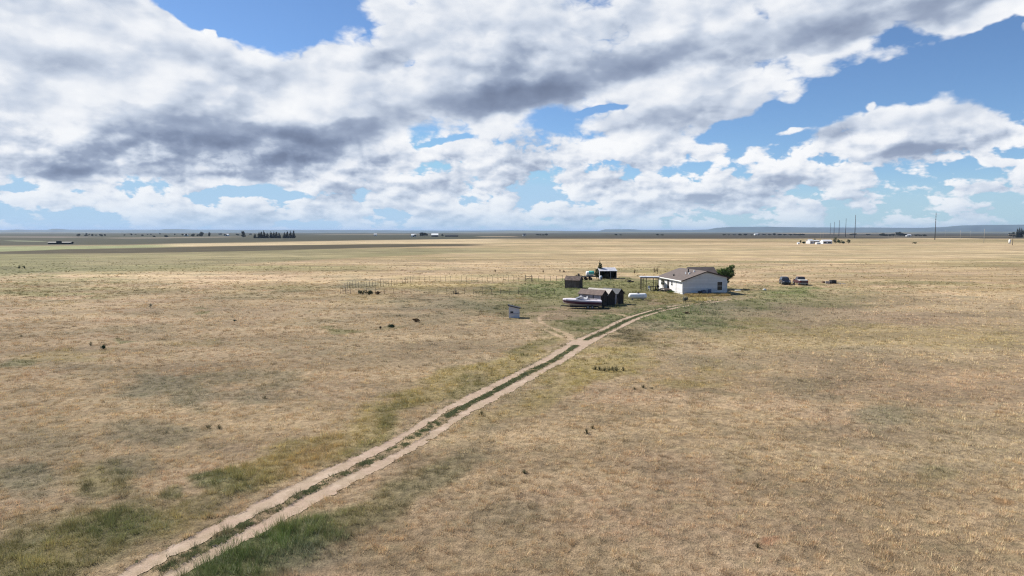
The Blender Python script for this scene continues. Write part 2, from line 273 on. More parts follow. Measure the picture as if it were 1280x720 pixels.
def cover_map(X, Y, detail=True):
    """albedo (n,3) with far cloud shadow painted in, height factor (n) of the plants growing at ground points"""
    X = np.asarray(X, float); Y = np.asarray(Y, float)
    x, y = to_plot(X, Y)
    n = X.shape[0]
    dist = np.hypot(X, Y)
    # streaky and patchy prairie: several sizes of noise
    a = fbm(X / 34, Y / 26, 4, 3); b = fbm(X / 7, Y / 7, 4, 11); c = fbm(X / 140, Y / 90, 4, 23); e = fbm(X / 1.7, Y / 1.7, 3, 31)
    f = fbm(X / 600, Y / 260, 3, 41)
    col = STRAW[None, :] * np.ones((n, 1))
    def mixin(cc, w):
        nonlocal col
        w = np.clip(w, 0, 1)[:, None]; col = col * (1 - w) + np.asarray(cc)[None, :] * w
    mixin(STRAW2, sstep(.40, .66, a) * .55)
    mixin(PINK, sstep(.45, .7, b) * .5)
    mixin(PALE, sstep(.52, .75, c) * .6)
    mixin(GREY, sstep(.56, .76, fbm(X / 9 + 50, Y / 7, 4, 57)) * .32)
    mixin(YELL, sstep(.58, .78, fbm(X / 24 - 9, Y / 20, 4, 61)) * .25)
    mixin(OLIVE, sstep(.56, .72, fbm(X / 60 + 7, Y / 34, 5, 71)) * .50 * sstep(60, 160, dist))
    mixin(np.array([.20, .165, .10]), sstep(.58, .72, e) * .35)
    mixin(np.array([.22, .16, .08]), sstep(.50, .66, fbm(X / 240 + 3, Y / 60, 4, 83)) * .5 * sstep(150, 300, dist))
    mixin(np.array([.27, .20, .10]), sstep(.50, .64, fbm(X / 70 + 5, Y / 14, 5, 111)) * .55 * sstep(110, 220, dist))
    mixin(np.array([.20, .19, .085]), sstep(.56, .68, fbm(X / 90 + 15, Y / 18, 5, 117)) * .5 * sstep(110, 220, dist))
    hh = np.ones(n)
    wx = x + (fbm(X / 5, Y / 5, 4, 91) - .5) * np.clip(9000 / np.maximum(dist, 20) * .12, 3, 46) * 1.8
    wy = y + (fbm(X / 5 + 40, Y / 5, 4, 97) - .5) * np.clip((y - 290) * .16, .6, 30) * 1.8
    rag = (fbm(X / 1.3, Y / 1.3, 3, 101) - .5) * .7
    near = (y > 335)
    for (px, py, rx, ry, tilt, cc, st, ht) in PATCHES:
        t = math.radians(tilt); dx_ = wx - px; dy_ = wy - py
        u = (dx_ * math.cos(t) - dy_ * math.sin(t)) / rx; v = (dx_ * math.sin(t) + dy_ * math.cos(t)) / ry
        r = np.sqrt(u * u + v * v)
        w = (1 - sstep(.55, 1.35, r + rag)) * st * near
        mixin(cc, w); hh = hh + w * ht
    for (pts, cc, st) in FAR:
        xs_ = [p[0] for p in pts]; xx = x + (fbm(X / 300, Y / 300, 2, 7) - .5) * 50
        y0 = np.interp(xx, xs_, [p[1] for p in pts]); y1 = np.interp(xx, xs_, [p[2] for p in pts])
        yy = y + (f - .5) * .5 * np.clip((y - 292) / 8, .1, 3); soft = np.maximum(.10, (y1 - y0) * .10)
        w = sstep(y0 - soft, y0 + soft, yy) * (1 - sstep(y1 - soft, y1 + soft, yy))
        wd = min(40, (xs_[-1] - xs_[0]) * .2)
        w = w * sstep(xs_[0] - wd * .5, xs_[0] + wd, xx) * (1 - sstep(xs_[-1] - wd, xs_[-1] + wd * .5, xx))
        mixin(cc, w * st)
    # the far plain darkens further in patches, cloud shade put into its colour
    q = fbm(X / 900, Y / 700, 3, 131)
    mixin(np.array([.045, .05, .034]), sstep(.48, .58, q) * sstep(1500, 2600, dist) * .7)
    return col, hh

# the two wheel ruts of the track: centre line points of the grass strip (photograph rows) with their gauge
MID = [(122, 762), (194, 716), (296, 662), (400, 607), (500, 557), (569, 514), (612, 492), (667, 462.5), (691, 450.5), (717, 434), (735, 423.5), (760, 412.5), (779, 402.8), (797, 395.5), (817, 389.5), (840, 384.2), (865, 380.2), (890, 376.6), (912, 373.6), (936, 371.2), (949, 370.2)]
def spline(pts, step):
    P = [np.array(p[:2], float) for p in pts]; P = [2 * P[0] - P[1]] + P + [2 * P[-1] - P[-2]]
    out = []
    for i in range(1, len(P) - 2):
        n = max(2, int(np.linalg.norm(P[i + 1] - P[i]) / step))
        for k in range(n):
            t = k / n; a, b, c, d_ = P[i - 1], P[i], P[i + 1], P[i + 2]
            out.append(.5 * ((2 * b) + (-a + c) * t + (2 * a - 5 * b + 4 * c - d_) * t * t + (-a + 3 * b - 3 * c + d_) * t ** 3))
    out.append(P[-2]); return np.array(out)
mid = spline([tuple(G(*p))[:2] for p in MID], 0.5)
SIDE_A = spline([tuple(G(*p))[:2] for p in [(716, 427), (708, 417), (700, 414), (690, 409.5), (681, 405.5), (675, 401), (674, 397.5), (680, 393.5), (700, 391.5), (725, 390.5), (752, 391), (775, 393), (785, 396)]], .5)
SIDE_B = spline([tuple(G(*p))[:2] for p in [(700, 421), (690, 416), (680, 412), (668, 407.5), (661, 404), (659, 400)]], .5)

def line_dist(X, Y, L):
    """signed distance to a polyline and arc position"""
    X = np.asarray(X, float); Y = np.asarray(Y, float)
    best = np.full(X.shape, 1e9); sgn = np.zeros(X.shape); arc = np.zeros(X.shape); s0 = 0
    lo = L.min(0) - 8; hi = L.max(0) + 8
    sel = np.where((X > lo[0]) & (X < hi[0]) & (Y > lo[1]) & (Y < hi[1]))[0]
    if len(sel) == 0: return best, arc
    xs, ys = X[sel], Y[sel]; bb = best[sel]; ss = sgn[sel]; aa = arc[sel]
    for i in range(len(L) - 1):
        a = L[i]; v = L[i + 1] - a; l2 = float(v @ v); ln = math.sqrt(l2)
        if ln < 1e-6: continue
        t = np.clip(((xs - a[0]) * v[0] + (ys - a[1]) * v[1]) / l2, 0, 1)
        ex = xs - a[0] - t * v[0]; ey = ys - a[1] - t * v[1]; dd = np.hypot(ex, ey)
        m = dd < bb
        bb = np.where(m, dd, bb); ss = np.where(m, np.sign(v[0] * ey - v[1] * ex), ss); aa = np.where(m, s0 + t * ln, aa)
        s0 += ln
    best[sel] = bb * np.where(ss == 0, 1, ss); arc[sel] = aa
    return best, arc
GAUGE = 0.78        # half distance between the wheel ruts
def rut_mask(X, Y):
    """1 on bare wheel ruts, ragged edges; also the strip between"""
    s, arc = line_dist(X, Y, mid)
    wob = (fbm(X / .45, Y / .45, 3, 201) - .5) * .42 + (fbm(X / 5, Y / 5, 2, 205) - .5) * .30
    ws = .38 + (fbm(arc / 9, arc * 0 + 2, 2, 209) - .5) * .16 - .16 * sstep(80, 112, arc)
    m = 1 - sstep(ws - .05, ws + .07, np.abs(np.abs(s) - GAUGE) + wob)
    m = m * (1 - .9 * sstep(.42, .60, fbm(X / 1.1 + 9, Y / 1.1, 3, 231)) * sstep(78, 100, arc)) * (1 - sstep(118, 140, arc) * .4)
    _, J = 0, G(722, 428); j = np.hypot(X - J.x, Y - J.y)              # the junction: bare all the way across
    m = np.maximum(m, (1 - sstep(1.2, 2.2, j + wob * 2)) * (np.abs(s) < 1.4))
    return m, s
def side_mask(X, Y):
    a, _ = line_dist(X, Y, SIDE_A); b, _ = line_dist(X, Y, SIDE_B)
    wob = (fbm(X / 1.1, Y / 1.1, 3, 221) - .5) * .5 + (fbm(X / 3, Y / 3, 2, 225) - .5) * .6
    return 1 - sstep(.15, .42, np.minimum(np.abs(a), np.abs(b)) + wob)

def ground_z(X, Y, rm=None):
    dist = np.hypot(X, Y)
    near = 1 - sstep(90, 260, dist)
    z = (fbm(X / 14, Y / 14, 3, 301) - .5) * .10 * near + (fbm(X / 1.1, Y / 1.1, 3, 305) - .5) * .13 * (1 - sstep(40, 150, dist))
    if rm is None: rm = rut_mask(X, Y)[0]
    z = z * (1 - .75 * np.clip(rm, 0, 1)) - rm * .06
    return z

# ------------------------------------------------------------------ mesh helpers
def link_mesh(name, me, mat=None, parent=None):
    o = bpy.data.objects.new(name, me); COL.objects.link(o)
    if mat: me.materials.append(mat)
    if parent: o.parent = parent
    return o
def tag(o, label=None, cat=None, group=None, kind=None):
    if label: o['label'] = label
    if cat: o['category'] = cat
    if group: o['group'] = group
    if kind: o['kind'] = kind
    return o
def thing(name, label, cat, loc, rz=0.0, group=None):
    o = bpy.data.objects.new(name, None); COL.objects.link(o)
    o.empty_display_size = .2; o.location = loc; o.rotation_euler = (0, 0, rz)
    return tag(o, label, cat, group)
def np_mesh(name, verts, faces, nper):
    me = bpy.data.meshes.new(name)
    verts = np.ascontiguousarray(verts, dtype=np.float32); faces = np.ascontiguousarray(faces, dtype=np.int32)
    me.vertices.add(len(verts)); me.vertices.foreach_set('co', verts.ravel())
    me.loops.add(faces.size); me.loops.foreach_set('vertex_index', faces.ravel())
    me.polygons.add(len(faces)); me.polygons.foreach_set('loop_start', np.arange(0, faces.size, nper, dtype=np.int32))
    try: me.polygons.foreach_set('loop_total', np.full(len(faces), nper, dtype=np.int32))
    except Exception: pass
    me.update(calc_edges=True)
    return me
def set_col(me, name, rgb):
    at = me.color_attributes.new(name, 'FLOAT_COLOR', 'POINT')
    rgba = np.ones((len(rgb), 4), np.float32); rgba[:, :3] = rgb
    at.data.foreach_set('color', rgba.ravel())

class MB:
    def __init__(s): s.v = []; s.f = []; s.sm = []
    def add(s, vs, fs, smooth=False):
        b = len(s.v); s.v += [tuple(v) for v in vs]; s.f += [tuple(b + i for i in f) for f in fs]; s.sm += [smooth] * len(fs); return s
    def box(s, cx, cy, cz, sx, sy, sz, rz=0.0, rx=0.0, ry=0.0):
        """centre and full sizes"""
        M = Matrix.Translation((cx, cy, cz)) @ Matrix.Rotation(rz, 4, 'Z') @ Matrix.Rotation(ry, 4, 'Y') @ Matrix.Rotation(rx, 4, 'X')
        vs = [M @ Vector((a * sx / 2, b * sy / 2, c * sz / 2)) for c in (-1, 1) for b in (-1, 1) for a in (-1, 1)]
        return s.add(vs, [(0, 2, 3, 1), (4, 5, 7, 6), (0, 1, 5, 4), (1, 3, 7, 5), (3, 2, 6, 7), (2, 0, 4, 6)])
    def bar(s, a, b, w, h=None):
        a = Vector(a); b = Vector(b); h = h or w; d = (b - a); L = d.length; q = d.to_track_quat('X', 'Z')
        M = Matrix.Translation((a + b) / 2) @ q.to_matrix().to_4x4()
        vs = [M @ Vector((i * L / 2, j * w / 2, k * h / 2)) for k in (-1, 1) for j in (-1, 1) for i in (-1, 1)]
        return s.add(vs, [(0, 2, 3, 1), (4, 5, 7, 6), (0, 1, 5, 4), (1, 3, 7, 5), (3, 2, 6, 7), (2, 0, 4, 6)])
    def loft(s, rings, cap=True, smooth=True):
        """rings: lists of points, all the same length"""
        n = len(rings[0]); b = len(s.v)
        for r in rings: s.v += [tuple(p) for p in r]
        for i in range(len(rings) - 1):
            for j in range(n):
                k = (j + 1) % n
                s.f.append((b + i * n + j, b + i * n + k, b + (i + 1) * n + k, b + (i + 1) * n + j)); s.sm.append(smooth)
        if cap:
            s.f.append(tuple(b + j for j in reversed(range(n)))); s.sm.append(False)
            s.f.append(tuple(b + (len(rings) - 1) * n + j for j in range(n))); s.sm.append(False)
        return s
    def tube(s, a, b, r0, r1=None, n=10, smooth=True):
        a = Vector(a); b = Vector(b); r1 = r0 if r1 is None else r1
        q = (b - a).to_track_quat('Z', 'Y')
        def ring(c, r): return [c + q @ Vector((r * math.cos(2 * PI * i / n), r * math.sin(2 * PI * i / n), 0)) for i in range(n)]
        return s.loft([ring(a, r0), ring(b, r1)], True, smooth)
    def path(s, pts, rs, n=8):
        rings = []
        for i, p in enumerate(pts):
            p = Vector(p); a = Vector(pts[max(0, i - 1)]); b = Vector(pts[min(len(pts) - 1, i + 1)])
            q = (b - a).to_track_quat('Z', 'Y'); r = rs[i]
            rings.append([p + q @ Vector((r * math.cos(2 * PI * k / n), r * math.sin(2 * PI * k / n), 0)) for k in range(n)])
        return s.loft(rings)
    def prism(s, poly, axis, a, b):
        """poly: 2-D outline; extruded along axis from a to b.  axis 'x': poly=(y,z); 'y': (x,z); 'z': (x,y)"""
        def P(p, t): return {'x': (t, p[0], p[1]), 'y': (p[0], t, p[1]), 'z': (p[0], p[1], t)}[axis]
        n = len(poly); vs = [P(p, a) for p in poly] + [P(p, b) for p in poly]
        fs = [tuple(reversed(range(n))), tuple(range(n, 2 * n))] + [(i, (i + 1) % n, n + (i + 1) % n, n + i) for i in range(n)]
        return s.add(vs, fs)
    def build(s, name, mat, parent=None, bevel=0.0, loc=None):
        me = bpy.data.meshes.new(name); me.from_pydata(s.v, [], s.f)
        bm = bmesh.new(); bm.from_mesh(me); bmesh.ops.recalc_face_normals(bm, faces=bm.faces)
        if bevel: bmesh.ops.bevel(bm, geom=[e for e in bm.edges if len(e.link_faces) == 2 and e.calc_face_angle(0) > .6], offset=bevel, segments=1, affect='EDGES')
        bm.to_mesh(me); bm.free()
        if not bevel:
            for p, k in zip(me.polygons, s.sm): p.use_smooth = k
        o = link_mesh(name, me, mat, parent)
        if loc is not None: o.location = loc
        return o

# ------------------------------------------------------------------ materials
def material(name, rgb, rough=.8, var=.18, scale=3.0, rgb2=None, metal=0.0, stretch=(1, 1, 1), bump=0.0, spec=.35, bscale=None, w0=.35, w1=.65):
    """base colour broken up by object-space noise; rgb2: second colour for stains, rust or weathering"""
    m = bpy.data.materials.new(name); m.use_nodes = True; t = m.node_tree; b = t.nodes['Principled BSDF']; q = NB(t)
    co = t.nodes.new('ShaderNodeTexCoord').outputs['Object']
    mp = t.nodes.new('ShaderNodeMapping'); t.links.new(co, mp.inputs[0]); mp.inputs['Scale'].default_value = stretch
    n = q.noise(mp.outputs[0], scale, 5, .6)
    c2 = rgb2 if rgb2 else tuple(c * (1 - var) for c in rgb)
    col = q.mix(q.mr(n, w0, w1), (*rgb, 1), (*c2, 1))
    fine = q.noise(mp.outputs[0], scale * 9, 3, .6)
    col = q.mix(q.mr(fine, .3, .7, 0, var * .8), col, tuple(c * .6 for c in rgb) + (1,))
    t.links.new(col, b.inputs['Base Color'])
    b.inputs['Roughness'].default_value = rough; b.inputs['Metallic'].default_value = metal
    b.inputs['Specular IOR Level'].default_value = spec
    if bump:
        bn = t.nodes.new('ShaderNodeBump'); bn.inputs['Strength'].default_value = bump; bn.inputs['Distance'].default_value = .02
        t.links.new(q.noise(mp.outputs[0], bscale or scale * 6, 4, .6), bn.inputs['Height']); t.links.new(bn.outputs[0], b.inputs['Normal'])
    return m
def ribbed(name, rgb, rib=.2, axis=0, rgb2=None, rough=.6, metal=0.0, depth=.02, var=.15, dark=.55):
    """boards or corrugated sheet: ribs along one object axis"""
    m = material(name, rgb, rough, var, 1.6, rgb2, metal)
    t = m.node_tree; q = NB(t); b = t.nodes['Principled BSDF']
    co = t.nodes.new('ShaderNodeTexCoord').outputs['Object']; xs = q.sep(co)
    v = xs[axis]
    fr = q.m('FRACT', q.m('DIVIDE', v, rib)); gap = q.m('LESS_THAN', fr, .09)
    cell = q.m('FLOOR', q.m('DIVIDE', v, rib))
    wn = t.nodes.new('ShaderNodeTexWhiteNoise'); wn.noise_dimensions = '1D'; t.links.new(cell, wn.inputs['W'])
    old = b.inputs['Base Color'].links[0].from_socket
    c = q.mix(q.m('MULTIPLY', wn.outputs[0], .35), old, tuple(k * .5 for k in rgb) + (1,))
    c = q.mix(q.m('MULTIPLY', gap, dark), c, (.02, .018, .015, 1))
    t.links.new(c, b.inputs['Base Color'])
    bn = t.nodes.new('ShaderNodeBump'); bn.inputs['Distance'].default_value = depth; bn.inputs['Strength'].default_value = .7
    t.links.new(q.m('SUBTRACT', 1.0, gap), bn.inputs['Height']); t.links.new(bn.outputs[0], b.inputs['Normal'])
    return m
def glass_mat(name, rgb, rough=.12):
    m = bpy.data.materials.new(name); m.use_nodes = True; b = m.node_tree.nodes['Principled BSDF']
    b.inputs['Base Color'].default_value = (*rgb, 1); b.inputs['Roughness'].default_value = rough; b.inputs['Specular IOR Level'].default_value = .4
    return m
def leafmat(name, attr=None, rgb=(.07, .1, .03), rgb2=(.11, .14, .05), scale=1.2):
    m = bpy.data.materials.new(name); m.use_nodes = True; t = m.node_tree; b = t.nodes['Principled BSDF']; q = NB(t)
    if attr:
        a = t.nodes.new('ShaderNodeAttribute'); a.attribute_name = attr; col = a.outputs['Color']
    else:
        co = t.nodes.new('ShaderNodeTexCoord').outputs['Object']
        col = q.mix(q.mr(q.noise(co, scale, 4, .6), .35, .65), (*rgb, 1), (*rgb2, 1))
    t.links.new(col, b.inputs['Base Color']); b.inputs['Roughness'].default_value = .75; b.inputs['Specular IOR Level'].default_value = .2
    tr = t.nodes.new('ShaderNodeBsdfTranslucent'); t.links.new(col, tr.inputs[0])
    ms = t.nodes.new('ShaderNodeMixShader'); ms.inputs[0].default_value = .22
    t.links.new(b.outputs[0], ms.inputs[1]); t.links.new(tr.outputs[0], ms.inputs[2])
    t.links.new(ms.outputs[0], t.nodes['Material Output'].inputs[0])
    return m

# ------------------------------------------------------------------ the ground: one sheet out to the horizon
def build_ground():
    fr = np.linspace(-46, 46, 640); sd_ = np.concatenate([np.linspace(-180, -50, 40)])
    ang = np.concatenate([sd_, fr, -sd_[::-1][:-1] * 1.0]); ang = np.unique(np.round(ang, 4))
    ang = np.radians(ang); na = len(ang)
    rr = [0.0, 4.0, 9.0, 14.0]; r = 18.0
    while r < 60000:
        rr.append(r); r *= 1.0062 if r < 260 else 1.0095
        if r < 120: r = min(r, rr[-1] + .30)
    rr.append(90000.0); rr = np.array(rr[1:]); nr = len(rr)
    R, A = np.meshgrid(rr, ang, indexing='ij')
    X = (R * np.sin(A)).ravel(); Y = (R * np.cos(A)).ravel()
    rm, s = rut_mask(X, Y)
    Z = ground_z(X, Y, rm)
    V = np.stack([X, Y, Z], 1); V = np.vstack([V, [[0, 0, 0]]])
    i = np.arange(nr - 1)[:, None] * na; j = np.arange(na)[None, :]; k = (j + 1) % na
    F = np.stack([i + j, i + na + j, i + na + k, i + k], -1).reshape(-1, 4)
    F = F[:, ::-1]
    me = np_mesh('ground', V, F, 4)
    # centre fan
    bm = bmesh.new(); bm.from_mesh(me); bm.verts.ensure_lookup_table()
    c = bm.verts[len(V) - 1]
    for q in range(na):
        try: bm.faces.new((bm.verts[q], bm.verts[(q + 1) % na], c))
        except Exception: pass
    bmesh.ops.recalc_face_normals(bm, faces=bm.faces[-na:]); bm.to_mesh(me); bm.free()
    front = np.ones(len(V), bool)
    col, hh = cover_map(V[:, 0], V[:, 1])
    d = np.hypot(V[:, 0], V[:, 1])
    # where tufts are modelled one sees the litter and earth between them
    w = (1 - sstep(95, 190, d))[:, None] * .75
    col = col * (1 - w) + (col * .35 + np.array([.105, .075, .050]) * .65) * w
    sm = side_mask(V[:, 0], V[:, 1])[:, None]
    sm = sm * .5; col = col * (1 - sm) + SOILC * sm
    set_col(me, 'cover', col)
    me.polygons.foreach_set('use_smooth', np.ones(len(me.polygons), bool))
    m = bpy.data.materials.new('prairie_ground'); m.use_nodes = True; t = m.node_tree; b = t.nodes['Principled BSDF']; q = NB(t)
    a = t.nodes.new('ShaderNodeAttribute'); a.attribute_name = 'cover'
    pos = t.nodes.new('ShaderNodeNewGeometry').outputs['Position']
    dist = q.vm('LENGTH', pos)
    n1 = q.noise(pos, 2.2, 6, .65); n2 = q.noise(pos, 12.0, 4, .65)
    st = t.nodes.new('ShaderNodeMapping'); st.inputs['Scale'].default_value = (.05, .12, .1); t.links.new(pos, st.inputs[0])
    n3 = q.noise(st.outputs[0], 1.0, 7, .62)
    st2 = t.nodes.new('ShaderNodeMapping'); st2.inputs['Scale'].default_value = (.004, .02, .01); t.links.new(pos, st2.inputs[0])
    n4 = q.noise(st2.outputs[0], 1.0, 8, .65)
    f1 = q.mr(n1, .30, .70, .68, 1.30); f3 = q.mr(n3, .32, .68, .74, 1.22); f2 = q.mr(n2, .3, .7, .82, 1.16); f4 = q.mr(n4, .34, .66, .82, 1.14)
    f = q.m('MULTIPLY', q.m('MULTIPLY', f1, f2), q.m('MULTIPLY', f3, f4))
    f = q.m('MULTIPLY', f, .93)
    c = q.vm('MULTIPLY', a.outputs['Color'], q.xyz(f, f, f))
    hue = q.noise(pos, .9, 4, .6)
    c = q.mix(q.mr(hue, .45, .75, 0, .25), c, (.16, .15, .075, 1))
    t.links.new(c, b.inputs['Base Color']); b.inputs['Roughness'].default_value = .95; b.inputs['Specular IOR Level'].default_value = .1
    bn = t.nodes.new('ShaderNodeBump'); bn.inputs['Strength'].default_value = 1.0; bn.inputs['Distance'].default_value = .16
    t.links.new(q.m('ADD', n1, q.m('MULTIPLY', n2, .35)), bn.inputs['Height']); t.links.new(bn.outputs[0], b.inputs['Normal'])
    o = link_mesh('ground', me, m); tag(o, kind='structure'); return o
build_ground()

def build_track():
    """bare wheel ruts: a sheet over the ground, cut to its ragged outline"""
    # arc-length frame along the centre line
    L = mid; seg = np.linalg.norm(np.diff(L, axis=0), axis=1); S = np.concatenate([[0], np.cumsum(seg)])
    s = 0; ss = []
    while s < S[-1]:
        ss.append(s); s += .10 if s < 45 else .16
    ss = np.array(ss); cx = np.interp(ss, S, L[:, 0]); cy = np.interp(ss, S, L[:, 1])
    tx = np.gradient(cx); ty = np.gradient(cy); l = np.hypot(tx, ty); nx, ny = -ty / l, tx / l
    us = np.arange(-1.75, 1.76, .085)
    X = (cx[:, None] + nx[:, None] * us[None]).ravel(); Y = (cy[:, None] + ny[:, None] * us[None]).ravel()
    rm, _ = rut_mask(X, Y); Z = ground_z(X, Y, rm) + .012 + .02 * rm
    n, k = len(ss), len(us)
    i = np.arange(n - 1)[:, None] * k; j = np.arange(k - 1)[None]
    F = np.stack([i + j, i + k + j, i + k + j + 1, i + j + 1], -1).reshape(-1, 4)
    keep = rm[F].mean(1) > .45
    F = F[keep][:, ::-1]; used = np.unique(F); mp = -np.ones(len(X), int); mp[used] = np.arange(len(used))
    V = np.stack([X, Y, Z], 1)[used]
    me = np_mesh('dirt_track', V, mp[F], 4); me.polygons.foreach_set('use_smooth', np.ones(len(me.polygons), bool))
    m = bpy.data.materials.new('pink_dirt'); m.use_nodes = True; t = m.node_tree; b = t.nodes['Principled BSDF']; q = NB(t)
    pos = t.nodes.new('ShaderNodeNewGeometry').outputs['Position']
    c = q.mix(q.mr(q.noise(pos, .35, 5, .6), .35, .65), (.345, .250, .190, 1), (.32, .248, .175, 1))
    c = q.mix(q.mr(q.noise(pos, 2.2, 6, .7), .42, .62, 0, .75), c, (.27, .205, .14, 1))
    c = q.mix(q.mr(q.noise(pos, .8, 4, .6), .50, .72, 0, .6), c, (.46, .36, .28, 1))
    c = q.mix(q.mr(q.noise(pos, 30, 3, .6), .55, .7, 0, .6), c, (.52, .42, .34, 1))
    t.links.new(c, b.inputs['Base Color']); b.inputs['Roughness'].default_value = .95; b.inputs['Specular IOR Level'].default_value = .1
    bn = t.nodes.new('ShaderNodeBump'); bn.inputs['Strength'].default_value = .8; bn.inputs['Distance'].default_value = .04
    t.links.new(q.noise(pos, 9, 6, .65), bn.inputs['Height']); t.links.new(bn.outputs[0], b.inputs['Normal'])
    tag(link_mesh('dirt_track', me, m), kind='structure')
build_track()

# far hills: low mesas along the skyline, built 14 to 24 km away
def hills(name, dist, prof, rgb, depth=2500, seed=1):
    """prof: (x, rows above the horizon) skyline points"""
    xs = np.arange(prof[0][0], prof[-1][0] + 1, 4.0); hp = np.interp(xs, [p[0] for p in prof], [p[1] for p in prof])
    hp = hp + (fbm(xs / 30, xs * 0, 4, seed) - .5) * .5 * np.clip(hp, 0, 1)
    V = []; m = len(xs); rows = 9
    for k in range(rows):
        t = k / (rows - 1); D = dist + depth * (t - .35)
        g = math.sin(min(1, t / .35) * PI / 2) ** .8 if t < .35 else math.cos((t - .35) / .65 * PI / 2) ** .5
        for x, h in zip(xs, hp):
            a = math.atan2(x - 640, FPX)
            rag = (vnoise(np.array([x / 9.0]), np.array([t * 5.0]), seed + 5)[0] - .5) * 300 * (1 if 0 < k < rows - 1 else 0)
            z = -3 + (H + 3 + h * dist / FPX) * g
            V.append((math.sin(a) * (D + rag), math.cos(a) * (D + rag), z))
    F = [(k * m + i, k * m + i + 1, (k + 1) * m + i + 1, (k + 1) * m + i) for k in range(rows - 1) for i in range(m - 1)]
    b = MB(); b.add(V, F, True)
    mt = material('hill_' + name, rgb, .95, .2, .0011, tuple(c * 1.7 for c in rgb)); 
    tag(b.build(name, mt), kind='structure')
hills('hills', 15000, [(-420, 0), (-300, 1.8), (-100, 1.6), (10, 1.8), (24, 2.5), (36, 2.1), (62, 2.3), (66, 3.4), (78, 3.4), (86, 2.4), (200, 2.5), (208, 3.3), (228, 3.4), (245, 2.6), (330, 2.6), (460, 2.4), (560, 1.7), (640, 2.2), (700, 1.6), (748, 1.4), (755, 3.4), (790, 3.3), (802, 2.4), (860, 2.2), (884, 3.0), (895, 5.0), (912, 5.9), (960, 6.1), (990, 5.6), (1060, 5.0), (1150, 4.6), (1174, 5.0), (1200, 6.8), (1250, 7.4), (1300, 7.4), (1500, 5.0), (1750, 2.0)], (.030, .044, .042), 3000, 3)
hills('low_ridge', 9000, [(-300, 0), (-100, -.2), (0, -.3), (60, -.1), (130, -.5), (200, -1.0), (560, -.6), (640, .9), (690, .9), (740, .2), (800, .3), (900, -.3), (1100, -.4), (1150, .4), (1400, .5), (1600, 0)], (.060, .062, .038), 2200, 9)

# ------------------------------------------------------------------ haze: the air between here and the hills
def build_haze():
    b = MB(); b.box(0, 0, 76.5, 130000, 130000, 159)
    o = b.build('haze', None); tag(o, kind='stuff')
    m = bpy.data.materials.new('air'); m.use_nodes = True; t = m.node_tree; t.nodes.clear()
    v = t.nodes.new('ShaderNodeVolumePrincipled'); v.inputs['Color'].default_value = (.42, .58, .84, 1); v.inputs['Density'].default_value = 3.6e-5
    v.inputs['Anisotropy'].default_value = .1
    out = t.nodes.new('ShaderNodeOutputMaterial'); t.links.new(v.outputs[0], out.inputs['Volume']); o.data.materials.append(m)
    return o

# footprints kept free of grass: (origin pixel x, y, yaw degrees, x0, x1, y0, y1) in the building's own frame
FOOT = []
def footprint(x, y, rz, x0, x1, y0, y1): FOOT.append((G(x, y), math.radians(rz), x0, x1, y0, y1))
def in_buildings(X, Y):
    m = np.zeros(X.shape, bool)
    for (o, rz, x0, x1, y0, y1) in FOOT:
        c, s = math.cos(-rz), math.sin(-rz); u = (X - o.x) * c - (Y - o.y) * s; v = (X - o.x) * s + (Y - o.y) * c
        m |= (u > x0) & (u < x1) & (v > y0) & (v < y1)
    return m
HOUSE = (853, 368.0, 8.0)
S1 = (752, 383.6, 0)
footprint(*HOUSE, -.1, 8.9, -.1, 13.3)
footprint(652, 397, 0, -1.8, 0, -.1, 1.2)

# ------------------------------------------------------------------ grass: every tuft a spray of blades, too many to count
def grass_field(name, X, Y, col, hgt, nb_, wid, spread, seed, leafy=False):
    rng = np.random.default_rng(seed)
    n = len(X); Z = ground_z(X, Y)
    x = np.repeat(X, nb_); y = np.repeat(Y, nb_); z = np.repeat(Z, nb_); c = np.repeat(col, nb_, 0); h = np.repeat(hgt, nb_); sp = np.repeat(spread, nb_); w = np.repeat(wid, nb_)
    N = n * nb_
    a = rng.uniform(0, 2 * PI, N); r = sp * np.sqrt(rng.uniform(0, 1, N))
    bx = x + r * np.cos(a); by = y + r * np.sin(a)
    hh = h * rng.uniform(.45, 1.15, N) * (1 - .35 * (r / np.maximum(sp, 1e-3)) ** 2)
    lean = hh * rng.uniform(.15, .85, N); la = a + rng.normal(0, .7, N)
    f = rng.uniform(0, 2 * PI, N); ww = w * rng.uniform(.6, 1.3, N)
    v0 = np.stack([bx - ww * np.cos(f), by - ww * np.sin(f), z - .02], 1)
    v1 = np.stack([bx + ww * np.cos(f), by + ww * np.sin(f), z - .02], 1)
    v2 = np.stack([bx + lean * np.cos(la), by + lean * np.sin(la), z + hh], 1)
    V = np.stack([v0, v1, v2], 1).reshape(-1, 3); F = np.arange(3 * N).reshape(-1, 3)
    me = np_mesh(name, V, F, 3)
    cc = c * rng.uniform(.78, 1.22, (N, 1)) * (1 + rng.normal(0, .04, (N, 3)))
    set_col(me, 'blade', np.repeat(np.clip(cc, .01, .8), 3, 0))
    o = link_mesh(name, me, GRASS_MAT); return o
GRASS_MAT = leafmat('grass_blades', 'blade')

